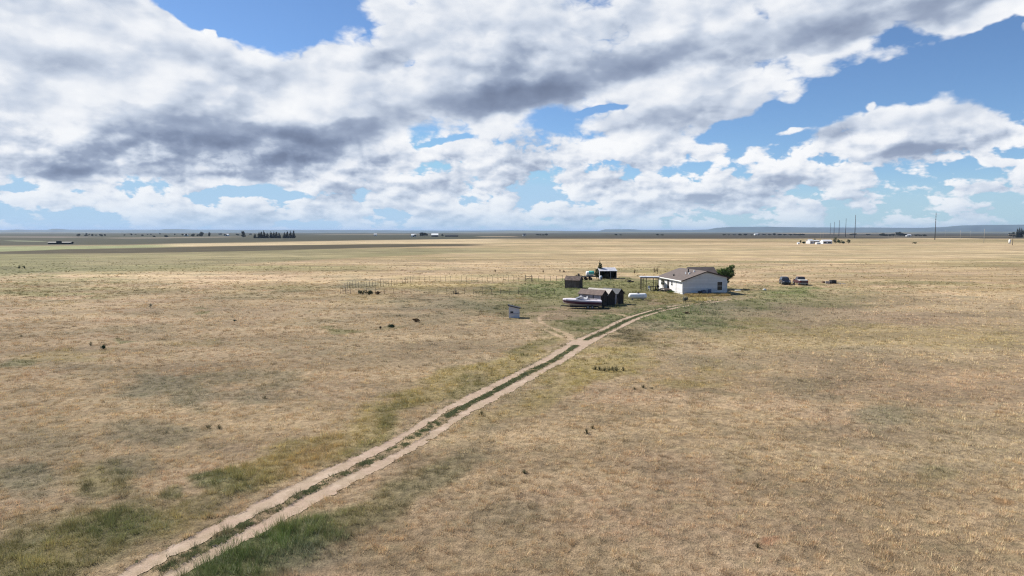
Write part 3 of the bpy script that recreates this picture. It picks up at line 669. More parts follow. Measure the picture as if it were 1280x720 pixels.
def scatter(rng, y0, y1, n):
    """random ground points, uniform over the ground area between two depths inside the field of view"""
    Y = np.sqrt(rng.uniform(y0 * y0, y1 * y1, n)); X = rng.uniform(-1, 1, n) * (Y * .80 + 3)
    return X, Y
def build_grass():
    rng = np.random.default_rng(5)
    bands = [(20, 36, 44, 12, .0075), (36, 60, 24, 11, .011), (60, 95, 10, 10, .020), (95, 165, 2.8, 10, .036), (165, 330, .36, 9, .075)]
    for k, (y0, y1, dens, blades, wd) in enumerate(bands):
        area = (y1 * y1 - y0 * y0) * .8 + 6 * (y1 - y0)
        n = int(area * dens)
        X, Y = scatter(rng, y0, y1, n)
        cs = [.30, .40, .62, 1.0, 1.8][k]
        clump = fbm(X / cs, Y / cs, 2, 401)            # tussocks with bare gaps between them
        big = fbm(X / 3.2, Y / 3.2, 3, 407)
        keep = rng.uniform(0, 1, len(X)) < sstep(.30, .55, clump + (big - .5) * .25)
        X, Y = X[keep], Y[keep]; clump = clump[keep]; big = big[keep]
        rm, s = rut_mask(X, Y); sm = side_mask(X, Y)
        stray = rng.uniform(0, 1, len(X)) < .12
        keep = ((rm < .35) | stray) & (sm < .5) & (~in_buildings(X, Y))
        X, Y, s, clump, big, rm = X[keep], Y[keep], s[keep], clump[keep], big[keep], rm[keep]
        col, hh = cover_map(X, Y)
        keep = rng.uniform(0, 1, len(X)) < np.clip(hh, 0, 1)
        X, Y, s, clump, big, col, hh, rm = X[keep], Y[keep], s[keep], clump[keep], big[keep], col[keep], hh[keep], rm[keep]
        strip = (np.abs(s) < GAUGE) & (rm < .5)
        h = (.035 + .21 * sstep(.42, .75, clump)) * (.55 + .45 * hh) * rng.uniform(.7, 1.4, len(X)) * (1 + .9 * np.clip(hh - 1, 0, 1.3))
        h = np.where(rm > .35, h * .5, h)
        # weeds between the ruts: low, dark, leafy
        wv = sstep(.30, .44, fbm(X / 1.3, Y / 1.3, 3, 411) + .10 * sstep(34, 44, Y))
        colw = np.array([.170, .175, .085]) * wv[:, None] + np.array([.30, .25, .14]) * (1 - wv[:, None])
        col = np.where(strip[:, None], colw, col)
        tone = np.clip(1.12 + (fbm(X / cs, Y / cs, 2, 431) - .5) * 1.3, .62, 1.55)[:, None]
        col = np.where(strip[:, None], col, col * 1.18 * tone)
        if k >= 3: h = h * (1.15 if k == 3 else 1.25)
        if k == 4: thin = rng.uniform(0, 1, len(X)) < 1 - sstep(190, 330, Y); X, Y, col, h, clump = X[thin], Y[thin], col[thin], h[thin], clump[thin]
        spread = (.06 + .09 * clump) * (1 + .35 * k)
        o = grass_field('dry_grass', X, Y, col, h, blades, np.full(len(X), wd), spread, 50 + k)
        tag(o, ['short dry prairie grass nearest the front edge of the view', 'dry tufted grass either side of the track in the middle ground', 'dry grass short of the yard and sheds', 'dry grass around the house and wire fence', 'thin dry grass on the plain beyond the house'][k], 'grass', kind='stuff')
    # weeds with broad leaves on the strip between the ruts
    S_ = rng.uniform(0, 92, 15000); L = mid; seg = np.linalg.norm(np.diff(L, axis=0), axis=1); A_ = np.concatenate([[0], np.cumsum(seg)])
    cx = np.interp(S_, A_, L[:, 0]); cy = np.interp(S_, A_, L[:, 1]); tx = np.interp(S_ + .3, A_, L[:, 0]) - cx; ty = np.interp(S_ + .3, A_, L[:, 1]) - cy; l = np.hypot(tx, ty) + 1e-9
    u = rng.uniform(-.24, .24, len(S_)) + np.where(rng.uniform(0, 1, len(S_)) < .12, rng.choice([-1.25, 1.25], len(S_)), 0)
    X = cx - ty / l * u; Y = cy + tx / l * u
    keep = (fbm(X / .5, Y / .5, 3, 415) + .22 * sstep(36, 50, Y) > .55) & (rut_mask(X, Y)[0] < .5) & (l > .1)
    X, Y = X[keep], Y[keep]
    col = np.array([.165, .185, .090]) * rng.uniform(.7, 1.4, (len(X), 1))
    o = grass_field('track_weeds', X, Y, col, rng.uniform(.04, .11, len(X)), 8, np.full(len(X), .016), np.full(len(X), .11), 91)
    tag(o, 'low dark green weeds on the strip between the two wheel ruts', 'weeds', kind='stuff')
    # tall green grass with pale seed heads beside the track, near the bottom edge
    n = 60000; X, Y = scatter(rng, 22, 48, n); col, hh = cover_map(X, Y)
    rm, s = rut_mask(X, Y)
    keep = (hh > 1.30) & (rm < .3) & (fbm(X / .6, Y / .6, 2, 441) > .42); X, Y, col, hh = X[keep], Y[keep], col[keep], hh[keep]
    h = .24 * (hh - .8) * rng.uniform(.6, 1.4, len(X)); h = np.clip(h, .08, .45); col = col * 1.15
    pale = (rng.uniform(0, 1, len(X)) < .40) & (hh > 1.6)
    col = np.where(pale[:, None], np.array([.42, .42, .26]), col)
    o = grass_field('tall_grass', X, Y, col, h, 9, np.full(len(X), .0075), np.full(len(X), .10), 77)
    tag(o, 'tall green grass with pale seed heads along the track ditch', 'grass', kind='stuff')
    # tall straw and rusty stems at the foot of the house gable
    n = 2600; gx = rng.uniform(33.2, 41.0, n); gy = 126.6 + rng.uniform(0, 3.8, n) + (gx - 33) * .14
    keep = fbm(gx / 1.5, gy / 1.5, 3, 451) > .42; gx, gy = gx[keep], gy[keep]
    col = np.where(rng.uniform(0, 1, len(gx))[:, None] < .5, np.array([.46, .32, .15]), np.array([.33, .27, .11]))
    o = grass_field('tall_grass', gx, gy, col, rng.uniform(.2, .55, len(gx)), 9, np.full(len(gx), .03), np.full(len(gx), .28), 79)
    tag(o, 'tall straw-coloured grass against the foot of the house gable', 'grass', kind='stuff')
build_grass()

# ------------------------------------------------------------------ shared materials
M_SIDING = ribbed('white_siding', (.78, .76, .745), .30, 2, (.70, .68, .66), .6, depth=.008, var=.05, dark=.18)
M_WTRIM = material('white_trim', (.80, .80, .78), .5, .05)
M_SHINGLE = material('brown_shingle', (.130, .103, .092), .9, .25, 1.4, (.098, .080, .072), bump=.5, bscale=9)
M_FASCIA = material('brown_fascia', (.10, .065, .055), .7, .15)
M_PANE = glass_mat('window_glass', (.025, .030, .036), .15)
M_DOOR = material('dark_door', (.06, .055, .055), .5, .1)
M_SKIRT = material('pale_skirting', (.60, .60, .60), .7, .1)
M_WOOD = material('grey_wood', (.20, .16, .125), .85, .3, 3, (.11, .09, .075), stretch=(1, 1, .2), bump=.3)
M_DWOOD = ribbed('tarred_boards', (.028, .020, .016), .16, 0, (.055, .040, .031), .85, depth=.02, dark=.8)
M_DWOODY = ribbed('tarred_boards_b', (.036, .027, .022), .16, 1, (.06, .045, .036), .85, depth=.02, dark=.8)
M_BARN = ribbed('brown_boards', (.125, .085, .068), .2, 0, (.20, .15, .13), .85, depth=.02, dark=.7)
M_BARNY = ribbed('brown_boards_b', (.060, .042, .036), .2, 1, (.10, .075, .065), .85, depth=.02, dark=.7)  # half-tone copy of the brown boards, with gable shade in the colour
M_RUSTROOF = ribbed('rust_brown_roof', (.130, .070, .052), .25, 0, (.20, .125, .095), .7, depth=.02)
M_PALEROOF = ribbed('weathered_pale_roof', (.38, .35, .32), .25, 1, (.36, .31, .27), .6, depth=.02)
M_SLATEROOF = material('slate_blue_roof', (.022, .028, .040), .6, .2, 2)
M_BROWNROOF = material('old_brown_roof', (.060, .042, .036), .85, .3, 1.5, (.14, .10, .085))
M_PANEL = material('faded_grey_panel', (.38, .35, .38), .8, .3, 1.3, (.25, .21, .21))
M_GALV = ribbed('galvanised_sheet', (.62, .63, .67), .30, 0, (.52, .50, .52), .45, depth=.02, metal=.25)
M_GALVW = ribbed('galvanised_wall', (.50, .53, .60), .30, 1, (.42, .43, .46), .5, depth=.02, metal=.15)
M_BLACK = material('black_steel', (.022, .022, .024), .55, .2)
M_RUBBER = material('black_rubber', (.020, .020, .020), .9, .2)
M_STEEL = material('grey_steel', (.30, .30, .31), .45, .2, metal=.6)
M_RUST = material('rusted_steel', (.17, .08, .045), .85, .35, 4, (.09, .05, .035))
M_WHITEPAINT = material('white_paint', (.80, .80, .80), .35, .04, 2, (.72, .71, .69), spec=.5)
M_MAROON = material('maroon_gelcoat', (.085, .028, .065), .3, .15, spec=.5)
M_CREAM = material('cream_gelcoat', (.62, .57, .55), .4, .1, spec=.5)
M_POST = material('weathered_post', (.15, .12, .09), .9, .3, 5)
M_PALEPOLE = material('pale_pole_wood', (.46, .42, .37), .9, .15, 2)
M_DARKPOLE = material('dark_steel_pole', (.060, .060, .065), .7, .15, 1)
M_BARK = material('bark', (.09, .065, .045), .95, .3, 6)
M_CONIFER = leafmat('conifer_needles', None, (.020, .032, .014), (.040, .055, .022), 1.5)
M_BROAD = leafmat('green_leaves', None, (.045, .085, .020), (.12, .17, .045), 1.0)
M_JUNIPER = leafmat('juniper', None, (.026, .050, .022), (.050, .080, .034), 2.0)
M_BROWNBUSH = leafmat('brown_twigs', None, (.085, .052, .030), (.13, .085, .045), 3.0)
M_SAGE = leafmat('sage_leaves', None, (.20, .20, .15), (.28, .27, .21), 3.0)
M_YUCCA = leafmat('yucca_blades', None, (.060, .070, .034), (.110, .100, .052), 5.0)
M_FARTREE = leafmat('far_tree_leaves', None, (.012, .018, .010), (.026, .034, .016), .3)

def glaze(wall_obj_parent, name, x0, x1, z0, z1, face='y', off=0.0, sgn=-1, mull=True, lab=None):
    """a window let into a wall: frame with its pane (and sash bar) as sub-parts"""
    fw = .07; b = MB(); p = MB()
    def bx(B, a0, a1, c0, c1, t0, t1):
        if face == 'y': B.box((a0 + a1) / 2, off + sgn * (t0 + t1) / 2, (c0 + c1) / 2, a1 - a0, abs(t1 - t0), c1 - c0)
        else: B.box(off + sgn * (t0 + t1) / 2, (a0 + a1) / 2, (c0 + c1) / 2, abs(t1 - t0), a1 - a0, c1 - c0)
    bx(b, x0 - fw, x0, z0 - fw, z1 + fw, .002, .05); bx(b, x1, x1 + fw, z0 - fw, z1 + fw, .002, .05)
    bx(b, x0, x1, z1, z1 + fw, .002, .05); bx(b, x0, x1, z0 - fw, z0, .002, .06)
    if mull: bx(b, x0, x1, (z0 + z1) / 2 - .025, (z0 + z1) / 2 + .025, .020, .045)
    f = b.build('window', M_WTRIM, wall_obj_parent)
    bx(p, x0, x1, z0, z1, .004, .018); p.build('pane', M_PANE, f)
    return f

# ------------------------------------------------------------------ the white house
def build_house():
    o = G(HOUSE[0], HOUSE[1]); Wd, L, E, R, E2 = 9.0, 13.1, 2.62, 4.30, 3.2
    t = thing('house', 'white single-storey house with brown gable roof at the end of the track', 'house', (o.x, o.y, 0), math.radians(HOUSE[2]))
    px = Wd * .53
    w = MB(); w.prism([(0, .35), (Wd, .35), (Wd, E2), (px, R - .06), (0, E)], 'y', 0, L); wall = w.build('wall', M_SIDING, t)
    s = MB(); s.box(Wd / 2, L / 2, .12, Wd - .06, L - .06, .5); s.build('skirting', M_SKIRT, t)
    ov, th = .38, .14; sl1 = (R - E) / px; sl2 = (R - E2) / (Wd - px)
    r = MB()
    r.prism([(-ov, E - ov * sl1 + .02), (px, R + .02), (Wd + ov, E2 - ov * sl2 + .02), (Wd + ov, E2 - ov * sl2 + .02 + th), (px, R + .02 + th), (-ov, E - ov * sl1 + .02 + th)], 'y', -.3, L + .3)
    roof = r.build('roof', M_SHINGLE, t)
    # fascia: brown on the gable verge, white along the lit eave
    g = MB()
    for (xa, za, xb, zb) in ((-ov, E - ov * sl1, px, R), (px, R, Wd + ov, E2 - ov * sl2)):
        g.prism([(xa, za - .02), (xb, zb - .02), (xb, zb + th + .035), (xa, za + th + .035)], 'y', -.345, -.302)
    g.build('verge_board', M_FASCIA, roof)
    g = MB(); g.box(-ov - .022, L / 2, E - ov * sl1 + .07, .04, L + .6, .19); g.build('gutter', M_WTRIM, roof)
    # roof plumbing
    def on(x, y): return E + x * sl1 + th + .02
    for (x, y, r_, h, m, nm) in ((3.0, 4.6, .13, .75, M_BLACK, 'chimney_pipe'), (2.3, 4.2, .11, .40, M_WTRIM, 'roof_vent'), (2.6, 3.1, .16, .24, M_WTRIM, 'roof_vent'), (3.7, 3.3, .12, .30, M_WTRIM, 'roof_vent'), (1.0, 7.2, .14, .25, M_BLACK, 'roof_vent')):
        b = MB(); z = on(x, y); b.tube((x, y, z - .12), (x, y, z + h), r_, r_, 10); b.tube((x, y, z + h + .02), (x, y, z + h + .08), r_ * 1.5, r_ * 1.1, 10)
        b.build(nm, m, roof)
    # rear cross wing: its roof ridge shows above the main roof
    w = MB(); y0, y1, zr = 7.6, 13.0, 4.58; ym = (y0 + y1) / 2
    w.prism([(y0 + .3, .3), (y1 - .08, .3), (y1 - .08, 2.6), (ym, zr - .1), (y0 + .3, 2.6)], 'x', Wd - .6, Wd + 1.7); w.build('wing_wall', M_SIDING, t)
    r = MB(); r.prism([(y0, 2.55), (ym, zr), (y1 + .06, 2.55), (y1 + .06, 2.69), (ym, zr + .14), (y0, 2.69)], 'x', 5.1, Wd + 2.0); r.build('wing_roof', M_SHINGLE, t)
    # windows and doors
    glaze(wall, 'w', 7.05, 8.05, .75, 2.35, 'y', 0.0, -1)
    glaze(wall, 'w', 9.6, 11.6, 1.05, 2.20, 'x', 0.0, -1)
    glaze(wall, 'w', 5.1, 5.9, 1.35, 2.15, 'x', 0.0, -1)
    d = MB(); d.box(-.03, 7.55, 1.48, .06, .95, 2.05); dr = d.build('door', M_DOOR, wall); MB().box(-.09, 7.22, 1.45, .05, .05, .12).build('handle', M_STEEL, dr)
    st = MB(); st.box(-.75, 6.9, .50, 1.4, 2.6, .10)
    for yy in (5.7, 6.9, 8.1): st.box(-1.38, yy, .22, .09, .09, .5)
    for k in range(2): st.box(-1.62 - .28 * k, 7.3, .34 - .17 * k, .28, 1.1, .05)
    for yy in (5.65, 6.9): st.box(-1.4, yy, .95, .07, .07, .85)
    st.box(-1.4, 6.28, 1.35, .06, 1.3, .06); st.build('porch_step', M_WOOD, t)
    b = MB(); b.box(-.05, 3.3, 1.40, .07, .09, 2.2); b.build('downspout', M_WTRIM, t)
    for xx in (-.02, Wd + .02): MB().box(xx, -.02, 1.45, .10, .10, 2.2).build('corner_trim', M_WTRIM, t)
    return t
build_house()

def local_to_world(o, rz, x, y): c, s = math.cos(rz), math.sin(rz); return (o.x + x * c - y * s, o.y + x * s + y * c, 0)
HO, HRZ = G(HOUSE[0], HOUSE[1]), math.radians(HOUSE[2])
# air conditioner, drums, bench along the shaded gable
t = thing('air_conditioner', 'grey box air conditioner against the shaded gable wall of the house', 'air conditioner', local_to_world(HO, HRZ, 4.0, -.75), HRZ)
MB().box(0, 0, .42, .78, .62, .76).build('cabinet', material('ac_grey', (.13, .15, .20), .6, .1), t, .02)
MB().tube((0, 0, .80), (0, 0, .86), .26, .22, 14).build('fan_grille', M_BLACK, t)
def drum(lab, x, y, h, m, cat='barrel'):
    t = thing('barrel', lab, cat, local_to_world(HO, HRZ, x, y))
    b = MB(); n = 14; rs = [.27, .29, .29, .305, .29, .29, .305, .29, .29, .27]; zs = [0, .02, .3, .32, .34, .6, .62, .64, .96, 1.0]
    b.loft([[(r * math.cos(2 * PI * i / n), r * math.sin(2 * PI * i / n), z * h) for i in range(n)] for r, z in zip(rs, zs)]); b.build('drum', m, t)
    MB().tube((0, 0, h + .002), (0, 0, h + .03), .25, .25, 14).build('lid', M_BLACK, t)
drum('dark barrel left of the air conditioner by the gable wall', 3.25, -.6, .62, M_BLACK)
drum('blue-grey barrel under the gable window, right of the air conditioner', 5.3, -.55, .95, material('drum_blue', (.12, .15, .22), .5, .2))
t = thing('bench', 'low white bench at the left foot of the shaded gable wall', 'bench', local_to_world(HO, HRZ, 2.0, -.8), HRZ)
MB().box(0, 0, .46, 1.3, .4, .07).build('seat', M_WTRIM, t)
for sx in (-.5, .5): MB().box(sx, 0, .21, .08, .34, .42).build('leg', M_WTRIM, t)
t = thing('plank', 'white board lying in the grass right of the house shadow', 'board', G(922, 363.4), .25)
MB().box(0, 0, .10, 1.3, .5, .06, 0, .08).build('board', M_WTRIM, t)
t = thing('bag', 'small white sack lying in the yard left of the green patch', 'bag', G(955.6, 363), .3)
b = MB(); n = 12; b.loft([[(a * math.cos(2 * PI * i / n), .6 * a * math.sin(2 * PI * i / n), z) for i in range(n)] for a, z in ((.30, -.02), (.42, .10), (.38, .25), (.20, .34), (.06, .36))]); b.build('sack', M_WTRIM, t)

# ------------------------------------------------------------------ canopy at the far corner of the house
o = G(801.5, 363.2); o2 = G(822, 363.0); cw = (o2.x - o.x)
t = thing('porch_canopy', 'flat-roofed wooden porch canopy on thin posts left of the house', 'canopy', (o.x, o.y, 0), -.12)
MB().box(cw / 2, 1.4, 2.78, cw + .5, 3.3, .10).build('roof', M_GALV, t)
for yy in (-.02, 2.9): MB().box(cw / 2, yy, 2.62, cw + .2, .09, .20).build('beam', M_WOOD, t)
for (x, y) in ((0, 0), (.42, .9), (1.0, 0), (cw * .70, 0), (cw * .88, 1.0), (cw, 0), (0, 2.9), (cw, 2.9)): MB().box(x, y, 1.25, .12, .12, 2.54).build('post', M_POST, t)
t = thing('patio_table', 'dark cluttered table under the porch canopy', 'table', (o.x + 2.55, o.y + .9, 0), -.1)
MB().box(0, 0, .78, 1.3, .8, .06).build('table_top', M_WOOD, t)
for (x, y) in ((-.55, -.3), (.55, -.3), (-.55, .3), (.55, .3)): MB().box(x, y, .37, .07, .07, .76).build('leg', M_BLACK, t)
t = thing('barbecue', 'black kettle grill standing beside the table under the canopy', 'grill', (o.x + 3.4, o.y - .1, 0))
b = MB(); n = 12; b.loft([[(a * math.cos(2 * PI * i / n), a * math.sin(2 * PI * i / n), z) for i in range(n)] for a, z in ((.08, .62), (.24, .68), (.31, .84), (.30, .92), (.22, 1.05), (.05, 1.10))]); b.build('kettle', M_BLACK, t)
for k in range(3): MB().bar((.12 * math.cos(k * 2.1), .12 * math.sin(k * 2.1), .68), (.3 * math.cos(k * 2.1), .3 * math.sin(k * 2.1), 0), .035).build('leg', M_BLACK, t)
t = thing('plastic_chair', 'white plastic chair under the porch canopy', 'chair', (o.x + 1.75, o.y + .2, 0), .6)
MB().box(0, 0, .43, .5, .5, .05).build('seat', M_WTRIM, t); MB().box(0, .25, .70, .5, .05, .55, 0, -.15).build('backrest', M_WTRIM, t)
for (x, y) in ((-.2, -.2), (.2, -.2), (-.2, .2), (.2, .2)): MB().box(x, y, .2, .05, .05, .42).build('leg', M_WTRIM, t)

# ------------------------------------------------------------------ propane tank
o = G(797, 375.0); t = thing('propane_tank', 'long white propane tank lying on the grass between the sheds and the house', 'gas tank', (o.x, o.y, 0), -.05)
b = MB(); n = 20; r = .50; Lh = 1.50
def capr(s_): return [(-Lh + r * .0 + (-r * .55) * math.cos(a) if s_ < 0 else Lh + r * .55 * math.cos(a), r * math.sin(a)) for a in (.08, .45, .85, 1.25, PI / 2)]
prof = [(-Lh + .25 - r * .75 * math.cos(a), r * math.sin(a)) for a in (.06, .35, .7, 1.1, PI / 2)] + [(Lh - .25 + r * .75 * math.cos(a), r * math.sin(a)) for a in (PI / 2, 1.1, .7, .35, .06)]
b.loft([[(x, q * math.cos(2 * PI * i / n), .72 + q * math.sin(2 * PI * i / n)) for i in range(n)] for x, q in prof]); b.build('tank_shell', M_WHITEPAINT, t)
MB().tube((0, 0, 1.20), (0, 0, 1.36), .19, .16, 14).build('valve_dome', M_BLACK, t)
for x in (-.95, .95): MB().box(x, 0, .13, .16, .62, .26).build('leg', M_STEEL, t)

# ------------------------------------------------------------------ small sheds
def gable_shed(nm, lab, px_, py_, ang, W_, L_, E_, R_, mwall, mgable, mroof, extra=None, floor=-.05):
    """origin: near corner between the long front wall (running back-left) and the gable wall; local +x along the gable, -y faces the gable viewer, the ridge runs along +y"""
    o = G(px_, py_); t = thing(nm, lab, 'shed', (o.x, o.y, 0), ang)
    b = MB(); b.prism([(0, floor), (W_, floor), (W_, E_), (W_ / 2, R_ - .04), (0, E_)], 'y', 0, L_); 
    w = b.build('wall', mwall, t)
    sl = (R_ - E_) / (W_ / 2); ov = .14; r = MB()
    r.prism([(-ov, E_ - ov * sl + .01), (W_ / 2, R_ + .01), (W_ + ov, E_ - ov * sl + .01), (W_ + ov, E_ - ov * sl + .08), (W_ / 2, R_ + .08), (-ov, E_ - ov * sl + .08)], 'y', -.16, L_ + .16)
    r.build('roof', mroof, t)
    g = MB(); g.prism([(.04, .02), (W_ - .04, .02), (W_ - .04, E_ - .02), (W_ / 2, R_ - .10), (.04, E_ - .02)], 'y', -.022, -.002); g.build('gable_wall', mgable, t)
    dw = min(.85, W_ * .42); d = MB(); d.box(W_ / 2, -.045, .9, dw, .04, 1.72); dd = d.build('door', mgable, t); MB().box(W_ / 2 + dw * .38, -.08, .95, .05, .04, .12).build('handle', M_RUST, dd)
    return t
A = math.radians(-52)      # gable normals point right and towards the viewer after this turn of +x
def along(px_, py_, dist_, ang):
    o = G(px_, py_); return o.x + dist_ * math.cos(ang), o.y + dist_ * math.sin(ang)
# in the shed frame the gable face normal is -y; turned by +52 degrees it points right and forward
B = math.radians(47)
t1 = gable_shed('shed', 'tarred shed with rusty brown roof and pale side panels behind the boat', 752, 383.4, B, 1.55, 4.6, 1.90, 2.55, M_DWOODY, M_DWOOD, ribbed('rust_roof_long', (.080, .045, .036), .25, 1, (.13, .085, .068), .7, depth=.02))
p = MB()
for (y0, y1) in ((.15, 1.55), (1.7, 4.45)): p.box(-.022, (y0 + y1) / 2, 1.02, .03, y1 - y0, 1.55)
p.build('side_panel', M_PANEL, t1)
x2, y2 = along(752, 383.4, 1.62, B)
def at_world(t, x, y): t.location = (x, y, 0)
t2 = gable_shed('shed', 'tarred shed with weathered pale roof, middle one of the three joined sheds', 752, 383.4, B, 2.10, 4.4, 1.75, 2.62, M_DWOODY, M_DWOOD, M_PALEROOF); at_world(t2, x2, y2)
x3, y3 = along(752, 383.4, 1.65 + 2.10 + .75, B)
t3 = gable_shed('shed', 'tarred shed with slate blue roof, rightmost of the sheds beside the propane tank', 752, 383.4, B, 1.80, 3.4, 1.80, 2.50, M_DWOODY, M_DWOOD, M_SLATEROOF); at_world(t3, x3, y3)
xg, yg = along(752, 383.4, 1.65 + 2.10 + .38, B)
t = thing('board', 'pale narrow board standing in the gap between two tarred sheds', 'board', (xg, yg, 0), B); MB().box(0, .1, .95, .34, .05, 1.7, 0, .10).build('panel', M_PANEL, t)
t0 = gable_shed('shed', 'small brown board shed with brown roof standing alone behind the boat shed', 724, 360.8, math.radians(66), 2.3, 3.25, 1.75, 2.55, ribbed('brown_boards_side', (.125, .085, .068), .2, 1, (.20, .15, .13), .85, depth=.02, dark=.7), ribbed('brown_boards_shaded', (.060, .042, .036), .2, 0, (.10, .075, .065), .85, depth=.02, dark=.7), M_BROWNROOF)  # end boards are the side boards darkened, shade put into their colour

# white coop with a dark slanted roof
o = G(636, 397.3); wv = 13.2 * mpp(397.3); t = thing('coop', 'small white coop with dark slanting roof alone on the grass left of the boat', 'coop', (o.x, o.y, 0), math.radians(-2))
b = MB(); b.prism([(0, -.02), (wv, -.02), (wv, 1.30), (0, 1.64)], 'y', 0, 1.05); w = b.build('wall', material('coop_white', (.62, .61, .62), .7, .12, 2), t)
b = MB(); b.prism([(-.14, 1.69), (wv + .16, 1.28), (wv + .16, 1.40), (-.14, 1.81)], 'y', -.14, 1.2); b.build('roof', M_BLACK, t)
MB().box(.42, -.012, .80, .40, .02, .22).build('opening', M_BLACK, w); MB().box(wv / 2, -.05, .62, wv, .10, .04).build('ledge', M_PANEL, w)

# loafing shed with white sheet roof
o = G(754, 348.3); sc = mpp(348.3); fw_ = 17 * sc; t = thing('open_shed', 'open-fronted shed with shiny white sheet roof beside the conifer', 'shed', (o.x, o.y, 0), math.radians(3))
b = MB(); b.prism([(0, 0), (2.9, 0), (2.9, 2.62), (0, 1.95)], 'x', -.9 + .0, -.86); w1 = b.build('side_wall', M_GALVW, t)
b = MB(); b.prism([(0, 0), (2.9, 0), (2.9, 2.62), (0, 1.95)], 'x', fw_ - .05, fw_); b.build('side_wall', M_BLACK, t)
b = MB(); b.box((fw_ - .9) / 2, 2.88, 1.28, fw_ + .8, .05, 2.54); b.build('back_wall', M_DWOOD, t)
b = MB(); b.prism([(-.25, 1.93), (3.05, 2.68), (3.05, 2.74), (-.25, 1.99)], 'x', -1.05, fw_ + .15); b.build('roof', M_GALV, t)
for x in (-.84, fw_ * .55, fw_ - .1): MB().box(x, .06, .97, .12, .12, 1.94).build('post', M_PANEL if x > 1 else M_WOOD, t)
b = MB(); b.box(.0, .25, .75, .10, .06, 1.5); b.box(.42, .26, .75, .10, .05, 1.5)
t = thing('drum', 'white plastic drum with a dark hole at the left corner of the open shed', 'drum', G(751, 349.6))
b = MB(); n = 14; b.loft([[(a * math.cos(2 * PI * i / n), a * math.sin(2 * PI * i / n), z) for i in range(n)] for a, z in ((.30, 0), (.36, .05), (.36, .80), (.26, .98), (.16, 1.02))]); b.build('drum_body', M_WHITEPAINT, t)
MB().box(.12, -.36, .42, .24, .04, .36).build('opening', M_BLACK, t)
t = thing('hay_roll', 'dark heap inside the open-fronted shed', 'heap', (G(754, 348.3).x + 1.1, G(754, 348.3).y + 1.9, 0))
b = MB(); b.tube((-.6, 0, .6), (.6, 0, .6), .6, .6, 16); b.build('roll', material('old_hay', (.10, .085, .05), .95, .3), t)

# ------------------------------------------------------------------ flat trailer with a covered tank
def wheel(parent, x, y, r, w=.2, rim=M_STEEL, z=None):
    z = r if z is None else z; p = thing.__globals__['bpy'].data.objects.new('wheel', None); COL.objects.link(p); p.parent = parent; p.location = (x, y, z)
    b = MB(); n = 16
    prof = [(-w / 2, r * .62), (-w / 2, r * .93), (-w * .3, r), (w * .3, r), (w / 2, r * .93), (w / 2, r * .62)]
    b.loft([[(q * math.cos(2 * PI * i / n), yy, q * math.sin(2 * PI * i / n)) for i in range(n)] for yy, q in prof]); b.build('tyre', M_RUBBER, p)
    MB().tube((0, -w * .53, 0), (0, w * .53, 0), r * .58, r * .58, 12).build('rim', rim, p)
    return p
o = G(735, 349.8); t = thing('flat_trailer', 'dark flatbed trailer standing behind the small brown shed', 'trailer', (o.x, o.y, 0), .05)
MB().box(.05, 0, .86, 4.0, 1.8, .14).build('deck', M_BLACK, t)
MB().bar((-2.0, 0, .8), (-3.4, 0, .45), .12).build('drawbar', M_BLACK, t)
for x in (-.55, .55):
    for y in (-.95, .95): wheel(t, x, y, .36, .2, M_RUST)
t = thing('covered_tank', 'white tank half under a teal cover on the flatbed trailer', 'tank', (o.x + .45, o.y, .94), .05)
b = MB(); n = 18; b.loft([[(x, a * math.cos(2 * PI * i / n), .66 + .92 * a * math.sin(2 * PI * i / n)) for i in range(n)] for x, a in ((-.98, .35), (-.95, .58), (-.80, .68), (.80, .68), (.95, .58), (.98, .35))]); b.build('tank_shell', M_WHITEPAINT, t)
b = MB(); n = 16; b.loft([[(x, a * math.cos(PI * i / (n - 1)) * 1.0, .62 + .98 * a * math.sin(PI * i / (n - 1))) for i in range(n)] for x, a in ((-.30, .72), (-.1, .74), (.4, .72), (.85, .74), (1.02, .62))], cap=False); b.build('tarp', material('teal_tarp', (.05, .42, .32), .6, .25, 4, (.16, .52, .44)), t)

# ------------------------------------------------------------------ the boat on its trailer
o = G(727.5, 385.2); s_ = mpp(385.2); BL = 48 * s_
bt = thing('boat', 'white speedboat with maroon stripe parked in front of the sheds', 'boat', (o.x, o.y, .0), math.radians(-4))
def sect(x, hw, z0, z1, fl):   # hull section half width, keel z, gunwale z
    return x, hw, z0, z1, fl
st_ = [(-BL / 2, .10, .98, 1.40), (-BL / 2 + .12, .34, .84, 1.45), (-BL / 2 + .5, .66, .66, 1.47), (-BL / 2 + 1.2, .95, .50, 1.46), (-BL / 2 + 2.2, 1.14, .42, 1.42), (0, 1.18, .38, 1.36), (1.4, 1.18, .38, 1.30), (BL / 2 - .15, 1.12, .40, 1.22), (BL / 2, 1.06, .44, 1.18)]
def lev(k0, k1, mat_, nm, par, grow=0.0):
    b = MB(); rings = []
    for (x, hw, z0, z1) in st_:
        def wz(f): return (z0 + (z1 - z0) * f, hw * (.30 + .70 * min(1, f * 1.7) ** .8) + grow)
        fs = [k0 + (k1 - k0) * i / 3 for i in range(4)]
        R_ = [(x, -wz(f)[1], wz(f)[0]) for f in fs] + [(x, wz(f)[1], wz(f)[0]) for f in reversed(fs)]
        rings.append(R_)
    b.loft(rings, True, False); return b.build(nm, mat_, par)
lev(0, .32, M_CREAM, 'hull_bottom', bt); lev(.323, .78, M_MAROON, 'hull_stripe', bt, .012)
b = MB(); rings = []
for (x, hw, z0, z1) in st_:
    zt = z0 + (z1 - z0) * .783; rings.append([(x, -hw - .03, zt), (x, -hw - .01, z1), (x, -hw * .55, z1 + .10), (x, hw * .55, z1 + .10), (x, hw + .01, z1), (x, hw + .03, zt)])
